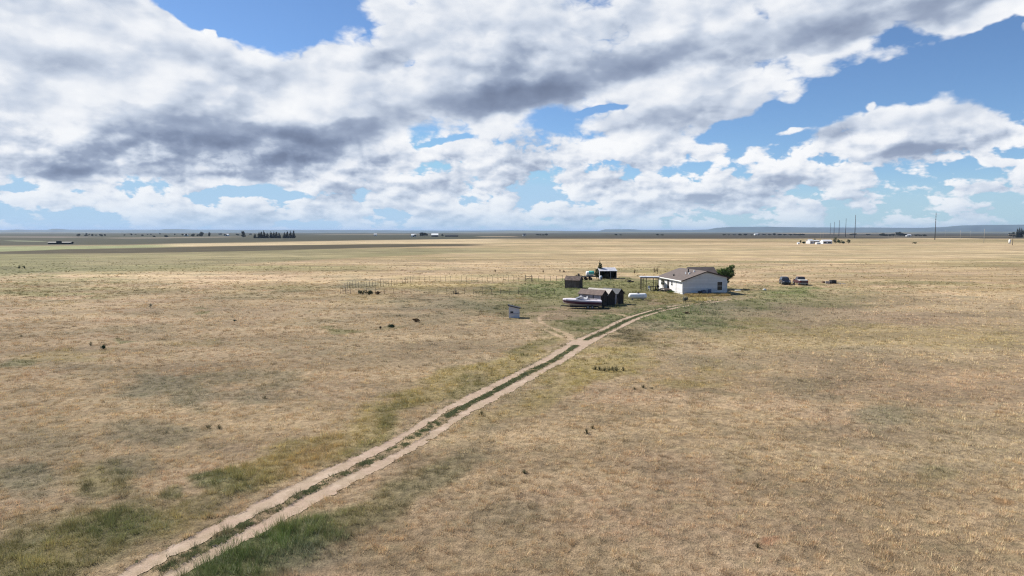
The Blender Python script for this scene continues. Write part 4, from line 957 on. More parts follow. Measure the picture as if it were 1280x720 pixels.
b.loft(rings, True, False); deck = b.build('deck', material('faded_white_gelcoat', (.62, .57, .60), .4, .1, 1.5), bt)
b = MB(); b.box(1.45, 0, 1.425, 1.7, 1.2, .04); b.build('cockpit_well', M_PANEL, deck)
b = MB()
b.loft([[(-1.0, -.92, 1.50), (-1.0, .92, 1.50), (-.85, .92, 1.50), (-.85, -.92, 1.50)], [(-.15, -.80, 1.88), (-.15, .80, 1.88), (-.09, .80, 1.88), (-.09, -.80, 1.88)]], True, False)
ws = b.build('windshield', glass_mat('tinted_screen', (.05, .05, .07), .1), deck)
b = MB()
for y in (-.9, -.3, .3, .9): b.bar((-1.02, y, 1.52), (-.15, y * .88, 1.92), .06)
b.bar((-.15, -.83, 1.90), (-.15, .83, 1.90), .07); b.bar((-.15, -.83, 1.90), (.6, -.98, 1.46), .06); b.bar((-.15, .83, 1.90), (.6, .98, 1.46), .06); b.build('frame', M_WHITEPAINT, ws)
for y in (-.45, .45):
    b = MB(); b.box(.55, y, 1.53, .5, .5, .18); b.box(.82, y, 1.66, .12, .5, .34); b.build('seat', M_WHITEPAINT, deck, .03)
b = MB(); b.box(BL / 2 + .18, 0, .82, .24, .26, .5); b.box(BL / 2 + .22, 0, .42, .14, .10, .5); b.box(BL / 2 + .30, 0, .22, .38, .12, .12); b.build('outdrive', M_BLACK, bt, .03)
tr = thing('boat_trailer', 'low dark trailer with small wheels carrying the speedboat', 'trailer', (o.x, o.y, 0), math.radians(-4))
b = MB()
for y in (-.72, .72): b.bar((-1.9, y, .30), (2.6, y, .30), .12, .16); b.bar((-1.9, y, .30), (-3.3, 0, .40), .10)
for x in (-1.7, .3, 2.3): b.bar((x, -.8, .30), (x, .8, .30), .09)
b.build('frame', M_BLACK, tr)
for x in (.9, 1.6):
    for y in (-.95, .95): wheel(tr, x, y, .27, .18, M_STEEL)
MB().bar((-3.35, 0, .02), (-3.35, 0, .46), .06).build('jack', M_STEEL, tr)
t = thing('plank', 'long dark bar standing for a dark line on the ground at the stern of the speedboat', 'beam', G(755.5, 385.6), -.35); MB().box(0, 0, .1, 2.0, .16, .16).build('beam', M_BLACK, t)  # plain black bar standing for a dark line on the ground

# ------------------------------------------------------------------ vehicles
def car(nm, lab, cat, px_, py_, rz, kind, mbody, msec, L_=4.6, W_=1.85, Ht=1.72):
    o = G(px_, py_); t = thing(nm, lab, cat, (o.x, o.y, 0), rz)
    # local +x is the front
    h = L_ / 2; gl = .32
    if kind == 'suv':
        low = [(-h, .42), (-h + .1, .30), (h - .15, .30), (h, .45), (h - .02, .80), (h - .55, .98), (h - 1.25, 1.03), (-h + .05, 1.03)]
        top = [(-h + .12, 1.02), (h - 1.3, 1.02), (h - 1.95, Ht - .06), (h - 2.3, Ht), (-h + .5, Ht), (-h + .28, Ht - .07)]
    else:
        low = [(-h, .50), (-h + .1, .38), (h - .15, .38), (h, .5), (h - .02, .92), (h - .3, 1.05), (h - 1.35, 1.12), (-h, 1.12)]
        top = [(h - 3.35, 1.11), (h - 1.4, 1.11), (h - 2.0, Ht - .05), (h - 2.3, Ht), (h - 3.1, Ht), (h - 3.3, Ht - .06)]
    b = MB(); b.prism(low, 'y', -W_ / 2, W_ / 2); body = b.build('body', mbody, t, .045)
    # cab: narrower at the roof
    b = MB(); n = len(top)
    vs = []
    for sg in (-1, 1):
        for (x, z) in top: vs.append((x, sg * (W_ / 2 - .03 - .22 * (z - top[0][1]) / (Ht - top[0][1])), z))
    b.add(vs, [tuple(range(n)), tuple(reversed(range(n, 2 * n)))] + [(i, (i + 1) % n, n + (i + 1) % n, n + i) for i in range(n)])
    cab = b.build('cab', mbody, t, .03)
    # glazing a little proud of the cab
    zt, zb = Ht - .14, top[0][1] + .06
    def wy(z): return W_ / 2 - .03 - .22 * (z - top[0][1]) / (Ht - top[0][1]) + .006
    xa, xb = (top[-1][0] + .12, top[2][0] + .05) if kind == 'suv' else (top[-1][0] + .08, top[2][0] + .05)
    cuts = [xa + (xb - xa) * k / (3 if kind == 'suv' else 2) for k in range((3 if kind == 'suv' else 2) + 1)]
    for sg in (-1, 1):
        for a, c in zip(cuts[:-1], cuts[1:]):
            g = MB()
            a2, c2 = a + .05, c - .05
            q = [(a2, sg * wy(zb), zb), (c2 + (.30 if c == cuts[-1] else 0), sg * wy(zb), zb), (c2, sg * wy(zt), zt), (a2, sg * wy(zt), zt)]
            g.add(q + [(x, y - sg * .03, z) for x, y, z in q], [(0, 1, 2, 3), (7, 6, 5, 4), (0, 4, 5, 1), (1, 5, 6, 2), (2, 6, 7, 3), (3, 7, 4, 0)])
            g.build('side_window', M_PANE, cab)
    def slant(i, j, nm_):
        (xa_, za_), (xb_, zb_) = top[i], top[j]; q = []
        for f in (.12, .90):
            x = xa_ + (xb_ - xa_) * f; z = za_ + (zb_ - za_) * f; w_ = wy(z) - .10
            q.append((x, w_, z))
        nx, nz = (zb_ - za_), -(xb_ - xa_); l = math.hypot(nx, nz); nx /= l; nz /= l
        if nm_ == 'windscreen': s2 = 1
        else: s2 = 1
        cx = sum(p[0] for p in top) / n
        if (xa_ - cx) * nx < 0: nx, nz = -nx, -nz
        v = []
        for (x, w_, z) in q:
            for sg in (-1, 1): v.append((x + nx * .012, sg * w_, z + nz * .012))
        v2 = [(x - nx * .03, y, z - nz * .03) for x, y, z in v]
        MB().add(v + v2, [(0, 1, 3, 2), (4, 6, 7, 5), (0, 4, 5, 1), (1, 5, 7, 3), (3, 7, 6, 2), (2, 6, 4, 0)]).build(nm_, M_PANE, cab)
    slant(1, 2, 'windscreen'); slant(0, n - 1, 'rear_window')
    for x in (-h + .85, h - .9):
        for y in (-W_ / 2 + .07, W_ / 2 - .07): wheel(t, x, y, .37, .24)
    for y in (-W_ / 2 + .25, W_ / 2 - .25):
        MB().box(h - .01, y, .72, .05, .32, .16).build('headlight', M_WHITEPAINT, body)
        MB().box(-h - .01, y * 1.06, .85, .04, .16, .26).build('tail_light', material('tail_red', (.30, .015, .015), .3, .1), body)
    MB().box(h + .03, 0, .46, .14, W_ - .1, .2).build('bumper', M_BLACK, body); MB().box(-h - .05, 0, .48, .14, W_ - .1, .2).build('bumper', M_STEEL if kind != 'suv' else M_BLACK, body)
    if kind == 'pickup':
        MB().box((-h + h - 3.4) / 2 + .0, 0, 1.17, (h - 3.4 + h) - .02, W_ - .10, .10).build('bed_cover', msec, body)
        MB().box(-h - .012, 0, .82, .03, W_ - .3, .42).build('tailgate', mbody, body)
    else:
        MB().box(h - .62 - .35, 0, 1.035, .8, W_ - .5, .04).build('bonnet', mbody, body)
    for y in (-W_ / 2 - .06, W_ / 2 + .06): MB().box(top[1][0] - .15, y, 1.10, .12, .14, .16).build('mirror', M_BLACK, cab)
    return t
M_NAVY = material('navy_paint', (.014, .017, .030), .3, .1, spec=.6); M_WINE = material('wine_paint', (.060, .020, .028), .35, .15, spec=.6)
car('parked_car', 'dark blue sport utility vehicle parked in the field right of the house', 'car', 981, 355.3, math.radians(258), 'suv', M_NAVY, None, 4.5, 1.82, 1.68)
car('pickup_truck', 'maroon pickup truck with white bed cover, parked right of the blue car', 'pickup truck', 1000.3, 355.8, math.radians(84), 'pickup', M_WINE, M_WHITEPAINT, 5.2, 1.9, 1.85)
for (nm, lab, px_, py_, rz, sz, m) in (
    ('scrap_crate', 'dark open crate in the middle of the scrap pile right of the pickup', 1041, 354.6, .3, (1.2, .9, .85), M_BLACK),
    ('scrap_crate', 'pale box at the left end of the scrap pile', 1034.6, 354.6, -.3, (.9, .7, .55), M_PALEROOF),
    ('scrap_board', 'dark board sloping down at the right of the scrap pile', 1046.5, 354.8, -.15, (2.0, .7, .16), M_BLACK),
    ('scrap_board', 'pale board flat on the ground at the right end of the scrap pile', 1052, 355.0, .1, (1.5, .9, .12), M_PALEROOF),
    ('scrap_crate', 'low rusty frame at the far left of the scrap pile', 1030.6, 353.6, .2, (1.1, .6, .35), M_RUST)):
    t = thing(nm, lab, 'scrap', G(px_, py_), rz)
    b = MB(); sx, sy, sz_ = sz
    if sz_ > .3:
        for a in (-1, 1): b.box(a * sx / 2, 0, sz_ / 2, .06, sy, sz_); b.box(0, a * sy / 2, sz_ / 2, sx - .07, .06, sz_ * .98)
        b.box(0, 0, .06, sx - .1, sy - .1, .05); b.box(.1, 0, sz_ * .75, sx * .8, sy * .5, .08, .4, .2)
    else: b.box(0, 0, sz_ + .05, sx, sy, sz_ * .5, 0, .06, .06); b.box(-sx * .3, 0, .05, .1, sy, .12)
    b.build('planks', m, t)
t = thing('tyre_stack', 'dark pair of old tyres lying in the grass between the sheds and the canopy', 'tyres', G(788, 352.6))
for (x, y, z) in ((-.35, 0, .12), (.42, .1, .12), (-.2, .05, .36)):
    b = MB(); n = 16; rings = []
    for i in range(n + 1):
        a = 2 * PI * i / n; rings.append([(x + (.36 + .12 * math.cos(c)) * math.cos(a), y + (.36 + .12 * math.cos(c)) * math.sin(a), z + .11 * math.sin(c)) for c in [2 * PI * k / 8 for k in range(8)]])
    b.loft(rings, False); b.build('tyre', M_RUBBER, t)
# heap of branches behind the small shed
def twig_heap(nm, lab, px_, py_, w, h, n, m, seed, cat='brushwood', thick=.04):
    rng = random.Random(seed); t = thing(nm, lab, cat, G(px_, py_)); b = MB()
    for k in range(n):
        x = rng.gauss(0, w * .24); y = rng.gauss(0, w * .12); a = rng.uniform(0, 2 * PI); l = rng.uniform(.3, .5) * w * .5; up = rng.uniform(.05, 1) * h * max(.2, 1 - abs(x) / w * 1.8)
        b.bar((x - l * math.cos(a) * .5, y - l * math.sin(a) * .5, rng.uniform(0, up * .3)), (x + l * math.cos(a) * .6, y + l * math.sin(a) * .5, up), thick)
    b.build('branches', m, t); return t
twig_heap('brush_pile', 'dark heap of branches and scrap beyond the small brown shed', 723, 347.6, 2.6, 1.5, 90, M_BLACK, 3, thick=.08)

# ------------------------------------------------------------------ fences
def wire_fence(lab, pts, hgt, mat_, seed, every=None, gate=None, wires=4, r=.035):
    rng = random.Random(seed); t = thing('wire_fence', lab, 'fence', pts[0]); o = Vector(pts[0])
    tops = []
    for p in pts:
        p = Vector(p) - o; lx, ly = rng.uniform(-.05, .05), rng.uniform(-.04, .04); hh = hgt * rng.uniform(.82, 1.15)
        MB().tube((p.x, p.y, -.1), (p.x + lx, p.y + ly, hh), r, r * .9, 6).build('post', mat_, t); tops.append((p, Vector((p.x + lx, p.y + ly, hh))))
    b = MB()
    for (p0, t0_), (p1, t1_) in zip(tops[:-1], tops[1:]):
        if (p1 - p0).length > 9: continue
        for k in range(wires):
            f = .2 + .72 * k / max(1, wires - 1); b.bar(p0.lerp(t0_, f), p1.lerp(t1_, f), .012)
    b.build('wire', M_STEEL, t); return t
def posts_between(a, b, n): return [Vector(a).lerp(Vector(b), i / (n - 1)) for i in range(n)]
near = posts_between(G(425.5, 367.3), G(432, 366.2), 2) + posts_between(G(438, 367.3), G(458, 367.4), 3) + posts_between(G(469.5, 367.5), G(693, 368.2), 21)
wire_fence('near wire fence with thin dark posts behind the juniper shrubs', near, 1.25, M_POST, 1, r=.035)
midp = posts_between(G(425.5, 366.0), G(437, 360.0), 5)[1:] + posts_between(G(441, 359.6), G(496, 357.3), 17) + posts_between(G(503.5, 356.2), G(516, 352.6), 5)
wire_fence('dense stake fence running back along the left end of the paddock', midp, 1.45, M_POST, 2, r=.04)
farp = posts_between(G(517.5, 352.2), G(655, 351.8), 22)
wire_fence('far wire fence along the back of the paddock, left of its gate', farp, 1.4, M_POST, 3, r=.035)
wire_fence('short far wire fence between the paddock gate and the small brown shed', posts_between(G(666, 351.7), G(703, 351.2), 6), 1.4, M_POST, 4, r=.045)
o = G(656.5, 351.8); e = G(664.5, 351.7); w_ = (e - o).length
t = thing('gate', 'brown wooden gate in the far side of the paddock fence', 'gate', o)
for x in (0, w_): MB().box(x, 0, .78, .16, .16, 1.6).build('post', M_POST, t)
b = MB()
for z in (.35, .75, 1.2): b.box(w_ / 2, 0, z, w_ - .2, .05, .1)
b.bar((.15, .03, .35), (w_ - .15, .03, 1.2), .07); b.build('gate_rails', M_WOOD, t)

# ------------------------------------------------------------------ plants and trees
def leaves_mesh(clumps, n, size, rng, flat=1.0, up=0.0):
    """leaf-sized faces thrown through a set of clumps (centre, radii); more near each clump's skin"""
    V = []; F = []
    tot = sum(c[1][0] * c[1][1] * c[1][2] for c in clumps)
    for (c, r) in clumps:
        k = max(6, int(n * r[0] * r[1] * r[2] / tot))
        for _ in range(k):
            d = Vector((rng.gauss(0, 1), rng.gauss(0, 1), rng.gauss(0, 1))).normalized(); q = rng.uniform(.25, 1) ** .45 * rng.uniform(.85, 1.12)
            p = Vector((c[0] + d.x * r[0] * q, c[1] + d.y * r[1] * q, c[2] + d.z * r[2] * q))
            s = size * rng.uniform(.6, 1.4); a = Vector((rng.gauss(0, 1), rng.gauss(0, 1), rng.gauss(0, .6) + up)).normalized(); b = a.cross(Vector((rng.gauss(0, 1), rng.gauss(0, 1), rng.gauss(0, 1)))).normalized()
            i = len(V); V += [p - a * s, p + b * s * .5, p + a * s, p - b * s * .5]; F.append((i, i + 1, i + 2, i + 3))
    me = bpy.data.meshes.new('leaves'); me.from_pydata([tuple(v) for v in V], [], F); return me
def tree(lab, loc, h, w, kind='round', n=2500, size=.16, mat_=None, seed=1, group=None, name='tree', cat='tree'):
    rng = random.Random(seed); t = thing(name, lab, cat, loc, 0, group); mat_ = mat_ or M_BROAD
    clumps = []
    if kind == 'cone':
        K = 9
        for k in range(K):
            f = k / (K - 1); r = w / 2 * (1 - f) ** .8 * rng.uniform(.85, 1.15) + .06 * w; z = h * (.12 + .86 * f)
            for j in range(3 if f < .8 else 1):
                a = rng.uniform(0, 2 * PI); clumps.append(((math.cos(a) * r * .45, math.sin(a) * r * .45, z), (r * .7, r * .7, h * .085)))
    elif kind == 'round':
        for k in range(15):
            a = rng.uniform(0, 2 * PI); f = rng.uniform(.2, 1.25) ** .7; z = h * rng.uniform(.24, .90); rr = w / 2 * math.sqrt(max(.08, 1 - ((z / h - .6) / .42) ** 2))
            s = w * rng.uniform(.09, .22); clumps.append(((math.cos(a) * rr * f * .8, math.sin(a) * rr * f * .8, z), (s, s, s * .8)))
    elif kind == 'bush':
        for k in range(10):
            a = rng.uniform(0, 2 * PI); f = rng.uniform(0, 1); s = rng.uniform(.16, .27)
            clumps.append(((math.cos(a) * w * .32 * f, math.sin(a) * w * .22 * f, h * rng.uniform(.25, .72)), (w * s, w * s * .8, h * .27)))
    me = leaves_mesh(clumps, n, size, rng)
    link_mesh('crown', me, mat_, t)
    b = MB(); b.path([(0, 0, -.1), (.02 * w, 0, h * .25), (-.01 * w, .02 * w, h * .5), (0, 0, h * (.92 if kind == 'cone' else .7))], [h * .028, h * .022, h * .015, h * .004])
    if kind != 'cone':
        for k in range(6):
            a = rng.uniform(0, 2 * PI); z = h * rng.uniform(.15, .45); b.path([(0, 0, z), (math.cos(a) * w * .18, math.sin(a) * w * .18, z + h * .15), (math.cos(a) * w * .34, math.sin(a) * w * .34, z + h * .26)], [h * .012, h * .009, h * .003], 6)
    b.build('trunk', M_BARK, t); return t
tree('broad green tree standing behind the right corner of the white house', G(906.5, 361.3), 5.7, 5.3, 'round', 6400, .14, M_BROAD, 9)
tree('dark pointed conifer at the left side of the open-fronted shed', G(749.3, 347.6), 4.7, 2.6, 'cone', 3600, .11, M_CONIFER, 5, name='conifer')
tree('small olive tree at the left foot of the dark conifer', G(745.6, 348.4), 2.2, 1.5, 'bush', 900, .10, leafmat('olive_leaves', None, (.05, .06, .022), (.09, .09, .035)), 6, name='shrub', cat='shrub')
def bush(lab, px_, py_, w, h, m, seed, n=900, size=.07, name='shrub', group=None): return tree(lab, G(px_, py_), h, w, 'bush', n, size, m, seed, group, name, 'shrub')
bush('larger dark juniper shrub, leftmost in front of the near wire fence', 452.5, 368.4, 1.9, 1.15, M_JUNIPER, 11)
bush('smaller dark juniper shrub right of the larger one at the near wire fence', 462, 368.4, 1.5, .95, M_JUNIPER, 12)
bush('brown dry shrub right of the two dark junipers', 472.2, 368.4, 1.35, .72, M_BROWNBUSH, 13)
bush('grey sage bush at the near left corner of the house', 856.5, 377.0, 1.3, 1.0, M_SAGE, 14)
bush('dark round bush alone in the open grass at far left', 129.5, 436.5, .62, .48, M_JUNIPER, 15, 500, .05)
bush('low dark brown shrub in the grass left of the white coop', 520, 402.0, 1.6, .45, M_BROWNBUSH, 16, 700, .06)
bush('green shrub clump on the olive patch left of the coop', 490, 410.0, 1.1, .5, M_JUNIPER, 17, 600, .06)
bush('tiny dark shrub left of the green shrub clump', 475.6, 411.5, .35, .42, M_BROWNBUSH, 18, 200, .05)
bush('small dark dot of brush in the middle of the left field', 293.6, 401.8, .5, .3, M_JUNIPER, 19, 200, .05)
bush('loose green weed standing in the left field above the dark dot of brush', 188, 385.0, 1.0, .8, M_SAGE, 20, 160, .06)
bush('left one of two small shrubs on the far left plain', 24, 336.0, .9, 1.1, M_JUNIPER, 21, 160, .12)
bush('right one of two small shrubs on the far left plain', 30.5, 336.0, .9, 1.1, M_JUNIPER, 22, 160, .12)
bush('dark low bush on the lawn right of the driveway, before the house', 857.5, 392.5, 1.1, .45, M_BROWNBUSH, 23, 300, .06)
bush('dark green bush beneath the low left wall of the house', 840, 366.8, 2.0, .6, M_BROAD, 24, 600, .07)
bush('lone dark bush on the plain before the power poles', 1143.5, 304.6, 6.0, 2.0, M_JUNIPER, 25, 300, .3)
twig_heap('dead_branch', 'dark spiky dead branches beside the near wire fence', 569.5, 367.8, 1.9, 1.0, 34, M_BLACK, 8, 'dead branches', .05)
for k, (x, y, l) in enumerate([(822, 342.5, 2.4), (817.5, 341.8, 2.2), (793, 342, 1.1), (705, 341, 1.0), (700, 340, .9), (679, 341, .8), (619, 341, 1.0)]):
    bush(['tall bare bush on the plain above the porch canopy', 'second bare bush on the plain above the porch canopy, left of the taller', 'small bush on the plain right of the open shed', 'right one of two small bushes above the small brown shed', 'left one of two small bushes above the small brown shed', 'small bush on the plain above the paddock gate', 'small dark bush on the plain behind the far paddock fence'][k], x, y, l * .7, l, M_BROWNBUSH, 30 + k, 130, .08)

def yucca_mesh(seed, n=46):
    rng = random.Random(seed); V = []; F = []
    for k in range(n):
        a = rng.uniform(0, 2 * PI); e = rng.uniform(.35, 1.5); L_ = rng.uniform(.7, 1.0); w = .022
        d = Vector((math.cos(a) * math.cos(e), math.sin(a) * math.cos(e), math.sin(e))); s = Vector((-math.sin(a), math.cos(a), 0)) * w
        o_ = Vector((math.cos(a) * .05, math.sin(a) * .05, 0)); i = len(V)
        V += [o_ - s, o_ + s, o_ + d * L_ * .6 + s * .8, o_ + d * L_ + Vector((0, 0, -.05)), o_ + d * L_ * .6 - s * .8]; F.append((i, i + 1, i + 2, i + 3, i + 4))
    me = bpy.data.meshes.new('yucca'); me.from_pydata([tuple(v) for v in V], [], F); me.materials.append(M_YUCCA); return me
YM = [yucca_mesh(s) for s in (1, 2, 3, 4)]
def yucca(lab, px_, py_, h, k=0, w=1.0, group=None):
    o = bpy.data.objects.new('yucca', YM[k % 4]); COL.objects.link(o); o.location = G(px_, py_); o.location.z = -.02; o.scale = (h * w, h * w, h); o.rotation_euler = (0, 0, k * 1.7)
    return tag(o, lab, 'yucca', group)
ROW = 'yuccas in a short row on the yellow grass right of the track'
for k, (x, y, h) in enumerate([(744, 462.5, .40), (749.5, 463.5, .46), (755, 464, .42), (761, 464, .48), (766, 464, .44), (770.5, 463.5, .50)]):
    yucca(['leftmost', 'second', 'third', 'fourth', 'fifth', 'rightmost'][k] + ' dark yucca in the tight row of six right of the track', x, y, h + .14, k, .85, ROW)
yucca('single yucca standing just right of the row of six', 779, 463.5, .55, 1, .6)
yucca('left yucca of the pair in the lower left field', 260.5, 535.5, .42, 2, .9); yucca('right yucca of the pair in the lower left field', 274, 536, .42, 3, .8)
yucca('lone yucca in the left field above the pair', 331, 498.5, .40, 0, .9); yucca('dark yucca tuft on the right edge of the track', 602, 519, .46, 1, .8)
yucca('taller green yucca in the field right of the row of six', 804, 485, .42, 2, .7); yucca('small yucca left of the taller green one', 793, 486.5, .28, 3, .8); yucca('flat dark yucca right of the taller green one', 815, 486, .2, 0, 1.4)
yucca('dark yucca in the field below the row of six', 733.5, 541.5, .40, 1, .9); yucca('slender yucca above right of the dark one in the right field', 740.5, 536, .44, 2, .5)
yucca('small brown yucca tuft low in the middle of the right field', 655.5, 591, .26, 3, 1.3); yucca('faint tall yucca tuft above the dark round bush at far left', 113.5, 432, .7, 0, .5)
yucca('small dark yucca at the left edge of the photo', 26.5, 421, .35, 1, 1.3); yucca('pale tall grass-like yucca on a reddish bare patch near the lower right', 947, 684.5, .34, 2, .5)

# ------------------------------------------------------------------ far farm on the right
def small_house(nm, lab, px_, py_, w, d_, e, r, rz, mw, mr, openings=(), cat='house', group=None):
    t = thing(nm, lab, cat, G(px_, py_), rz, group)
    b = MB(); b.prism([(0, -.2), (d_, -.2), (d_, e), (d_ / 2, r), (0, e)], 'x', -w / 2, w / 2); wl = b.build('wall', mw, t)
    sl = (r - e) / (d_ / 2); b = MB(); ov = .4
    b.prism([(-ov, e - ov * sl + .03), (d_ / 2, r + .03), (d_ + ov, e - ov * sl + .03), (d_ + ov, e - ov * sl + .2), (d_ / 2, r + .2), (-ov, e - ov * sl + .2)], 'x', -w / 2 - .3, w / 2 + .3); b.build('roof', mr, t)
    for (x, z, ww, hh) in openings: MB().box(x, -.02, z, ww, .05, hh).build('window' if hh < 1.9 else 'door', M_PANE, wl)
    return t
M_FWHITE = material('farm_white', (.78, .78, .76), .6, .06); M_FROOF = material('farm_pale_roof', (.55, .56, .58), .5, .1, .3)
small_house('farmhouse', 'long white farm building with pale roof on the plain at right', 1034.5, 304.6, 9.5, 7, 2.6, 3.9, 0.05, M_FWHITE, M_FROOF, ((-2.8, 1.1, 3.2, 1.4), (2.2, 1.1, 3.6, 1.4)))
small_house('barn', 'white barn with round-shouldered roof, left in the far farm', 1014.8, 304.6, 5.5, 5, 3.0, 4.6, .5, M_FWHITE, M_FWHITE, ((0, 1.2, 1.6, 2.0),))
small_house('barn', 'low dark barn between the two white farm buildings', 1021.5, 304.3, 5.0, 5, 2.4, 3.4, .1, M_BLACK, M_FROOF, ((0, 1.0, 1.6, 1.2),))
small_house('caravan', 'small white trailer parked in front of the far farm', 1023.2, 305.4, 4.2, 2.4, 1.7, 2.0, .05, M_FWHITE, M_FWHITE, ((.6, 1.1, .9, .5),), 'caravan')
small_house('caravan', 'tiny white trailer left of the far farm', 998.4, 305.3, 1.8, 1.8, 1.2, 1.7, .2, M_FWHITE, M_FWHITE, ((.2, .8, .5, .4),), 'caravan')
for k, (x, y, h, w, kd, lab) in enumerate([
    (1044.5, 304.4, 6.4, 5.4, 'round', 'tallest dark tree at the right end of the far farm'), (1049.5, 304.5, 4.8, 5.4, 'round', 'rounded dark tree next right of the tallest one at the far farm'),
    (1054, 304.6, 2.9, 5.0, 'bush', 'low dark tree at the tail of the far farm trees'), (1060.5, 304.7, 4.3, 3.6, 'round', 'separate green tree right of the far farm'),
    (1000.5, 304.4, 3.8, 1.6, 'round', 'thin dark tree left of the far farm'), (1005.5, 304.5, 2.3, 4.5, 'bush', 'low brown brush between thin tree and white barn'), (1018.5, 303.6, 4.6, 3.4, 'round', 'dark tree just behind the white barn of the far farm')]):
    tree(lab, G(x, y), h, w, kd, 420, .38, M_JUNIPER if k != 3 else leafmat('farm_tree_green', None, (.05, .065, .025), (.07, .085, .03)), 60 + k)

# ------------------------------------------------------------------ power lines
def tower(px_, Yd, h, arms, mat_, lab, cat, group, name, r=.45, Xw=None):
    X = Xw if Xw is not None else (px_ - 640) * Yd * math.cos(PITCH) / FPX
    t = thing(name, lab, cat, (X, Yd, 0), math.radians(67), group)
    MB().tube((0, 0, -.5), (0, 0, h), r, r * .55, 10).build('pole_shaft', mat_, t)
    for (z, w) in arms: MB().bar((-w / 2, 0, z), (w / 2, 0, z), r * .5).build('crossarm', mat_, t)
    for (z, w) in arms:
        for s in (-1, 1): MB().tube((s * w / 2, 0, z - 1.2), (s * w / 2, 0, z), r * .3, r * .3, 6).build('insulator', mat_, t)
    return t
GT = 'tall dark power poles marching away to the horizon'
tlab = ['nearest and tallest dark pole in the receding row of five', 'second dark pole in the receding row, next left of the nearest', 'middle dark pole of the receding row of five', 'fourth dark pole of the receding row of five', 'farthest and shortest dark pole of the receding row']
tops = []
for k in range(5):
    X, Y = 711 + 120 * k, 1420 + 286 * k
    tower(0, Y, 47.5 if k == 0 else 46, [(44, 9), (39, 9), (34, 9)], M_DARKPOLE, tlab[k], 'power pole', GT, 'power_pole', .75 if k < 2 else .9, X)
tower(1169, 1060, 42, [(40, 4.5), (36, 4.5), (32, 4.5), (28, 4.5)], M_DARKPOLE, 'tallest dark power pole, standing alone at the right', 'power pole', None, 'power_pole', .55)
GW = 'pale wooden line poles on the right plain'
for k, (px_, Yd, h, lab) in enumerate([(1181.5, 1750, 17, 'pale line pole just right of the tallest dark pole'), (1200.5, 960, 14.2, 'pale line pole second to the right of the tallest dark pole'), (1213, 1500, 14, 'shortest pale line pole right of the tallest dark pole'),
        (1230.5, 760, 15.5, 'tallest pale line pole, near the right edge'), (1029, 1000, 13, 'faint pale pole above the roof of the far farm'), (1025.5, 1050, 13, 'faint pale pole left of the one above the far farm'), (1118, 1400, 12, 'faint pale pole between the row of five and the tallest pole'), (989, 2000, 13, 'faint thin pole left of the far farm')]):
    tower(px_, Yd, h, [(h - .8, 2.4)], M_PALEPOLE, lab, 'utility pole', GW, 'utility_pole', .22 if k < 4 else .14)
t = thing('utility_pole', 'short brown utility pole with wide crossarm at the right edge', 'utility pole', G(1265.5, 306.6)); s_ = mpp(306.6)
MB().tube((0, 0, -.3), (0, 0, 13.6 * s_ * .95), .22, .16, 8).build('pole_shaft', M_POST, t); MB().bar((-4.2, 0, 9.6), (2.6, 0, 9.9), .35).build('crossarm', M_PALEPOLE, t)
t = thing('water_tank', 'white upright tank beside the short pole at the right edge', 'tank', G(1262, 304.9), 0)
b = MB(); n = 16; b.loft([[(a * math.cos(2 * PI * i / n), a * math.sin(2 * PI * i / n), z) for i in range(n)] for a, z in ((.95, 1.2), (1.0, 1.3), (1.0, 3.9), (.55, 4.4), (.2, 4.5))]); b.build('tank_shell', M_FWHITE, t)
for (x, y) in ((-.7, -.7), (.7, -.7), (-.7, .7), (.7, .7)): MB().box(x, y, .6, .16, .16, 1.3).build('leg', M_STEEL, t)

# ------------------------------------------------------------------ far trees and farms along the skyline
PROTO = {}
def far_proto(kind, seed):
    if (kind, seed) not in PROTO:
        rng = random.Random(seed); cl = []
        if kind == 'cone':
            for k in range(7):
                f = k / 6; r = .30 * (1 - f) ** .7 + .05; cl.append(((rng.uniform(-.05, .05), rng.uniform(-.05, .05), .08 + .86 * f), (r, r, .10)))
        else:
            for k in range(9):
                a = rng.uniform(0, 6.28); f = rng.uniform(0, .3); cl.append(((math.cos(a) * f, math.sin(a) * f, rng.uniform(.3, .78)), (.22, .22, .19)))
        me = leaves_mesh(cl, 520, .075, rng); me.materials.append(M_FARTREE)
        tm = MB().tube((0, 0, -.02), (0, 0, .6), .03, .01, 6); o = tm.build('trunk', M_BARK); tmesh = o.data; bpy.data.objects.remove(o)
        PROTO[(kind, seed)] = (me, tmesh)
    return PROTO[(kind, seed)]
def far_tree(px_, Yd, h, w, kind, lab, group, seed):
    X = (px_ - 640) * Yd * math.cos(PITCH) / FPX; me, tm = far_proto(kind, seed % 5)
    t = thing('conifer' if kind == 'cone' else 'tree', lab, 'tree', (X, Yd, 0), seed * 1.3, group); t.scale = (w, w, h)
    c = bpy.data.objects.new('crown', me); COL.objects.link(c); c.parent = t; u = bpy.data.objects.new('trunk', tm); COL.objects.link(u); u.parent = t
rng = random.Random(12)
ORD = 'leftmost second third fourth fifth sixth seventh eighth ninth tenth eleventh twelfth thirteenth fourteenth fifteenth sixteenth seventeenth eighteenth nineteenth twentieth twenty-first twenty-second twenty-third twenty-fourth twenty-fifth twenty-sixth twenty-seventh twenty-eighth twenty-ninth thirtieth thirty-first thirty-second thirty-third thirty-fourth thirty-fifth thirty-sixth thirty-seventh thirty-eighth'.split()
def nth(k): return ORD[k] + ('' if k == 0 else ' from left')
g = 'conifers of the dark windbreak on the left skyline'
for k in range(13):
    px_ = [318.5, 323.5, 326.5, 330, 334, 338.5, 342, 345.5, 349, 355.5, 359, 363, 367][k]; far_tree(px_, 1330, [8, 11, 12.5, 13.5, 10, 11.5, 12, 12, 10, 11, 13, 13.5, 14][k] * 1.1, 10.5, 'cone', nth(k) + ' dark conifer of the tight windbreak row on the left skyline', g, k)
g = 'small scattered trees on the far left plain'
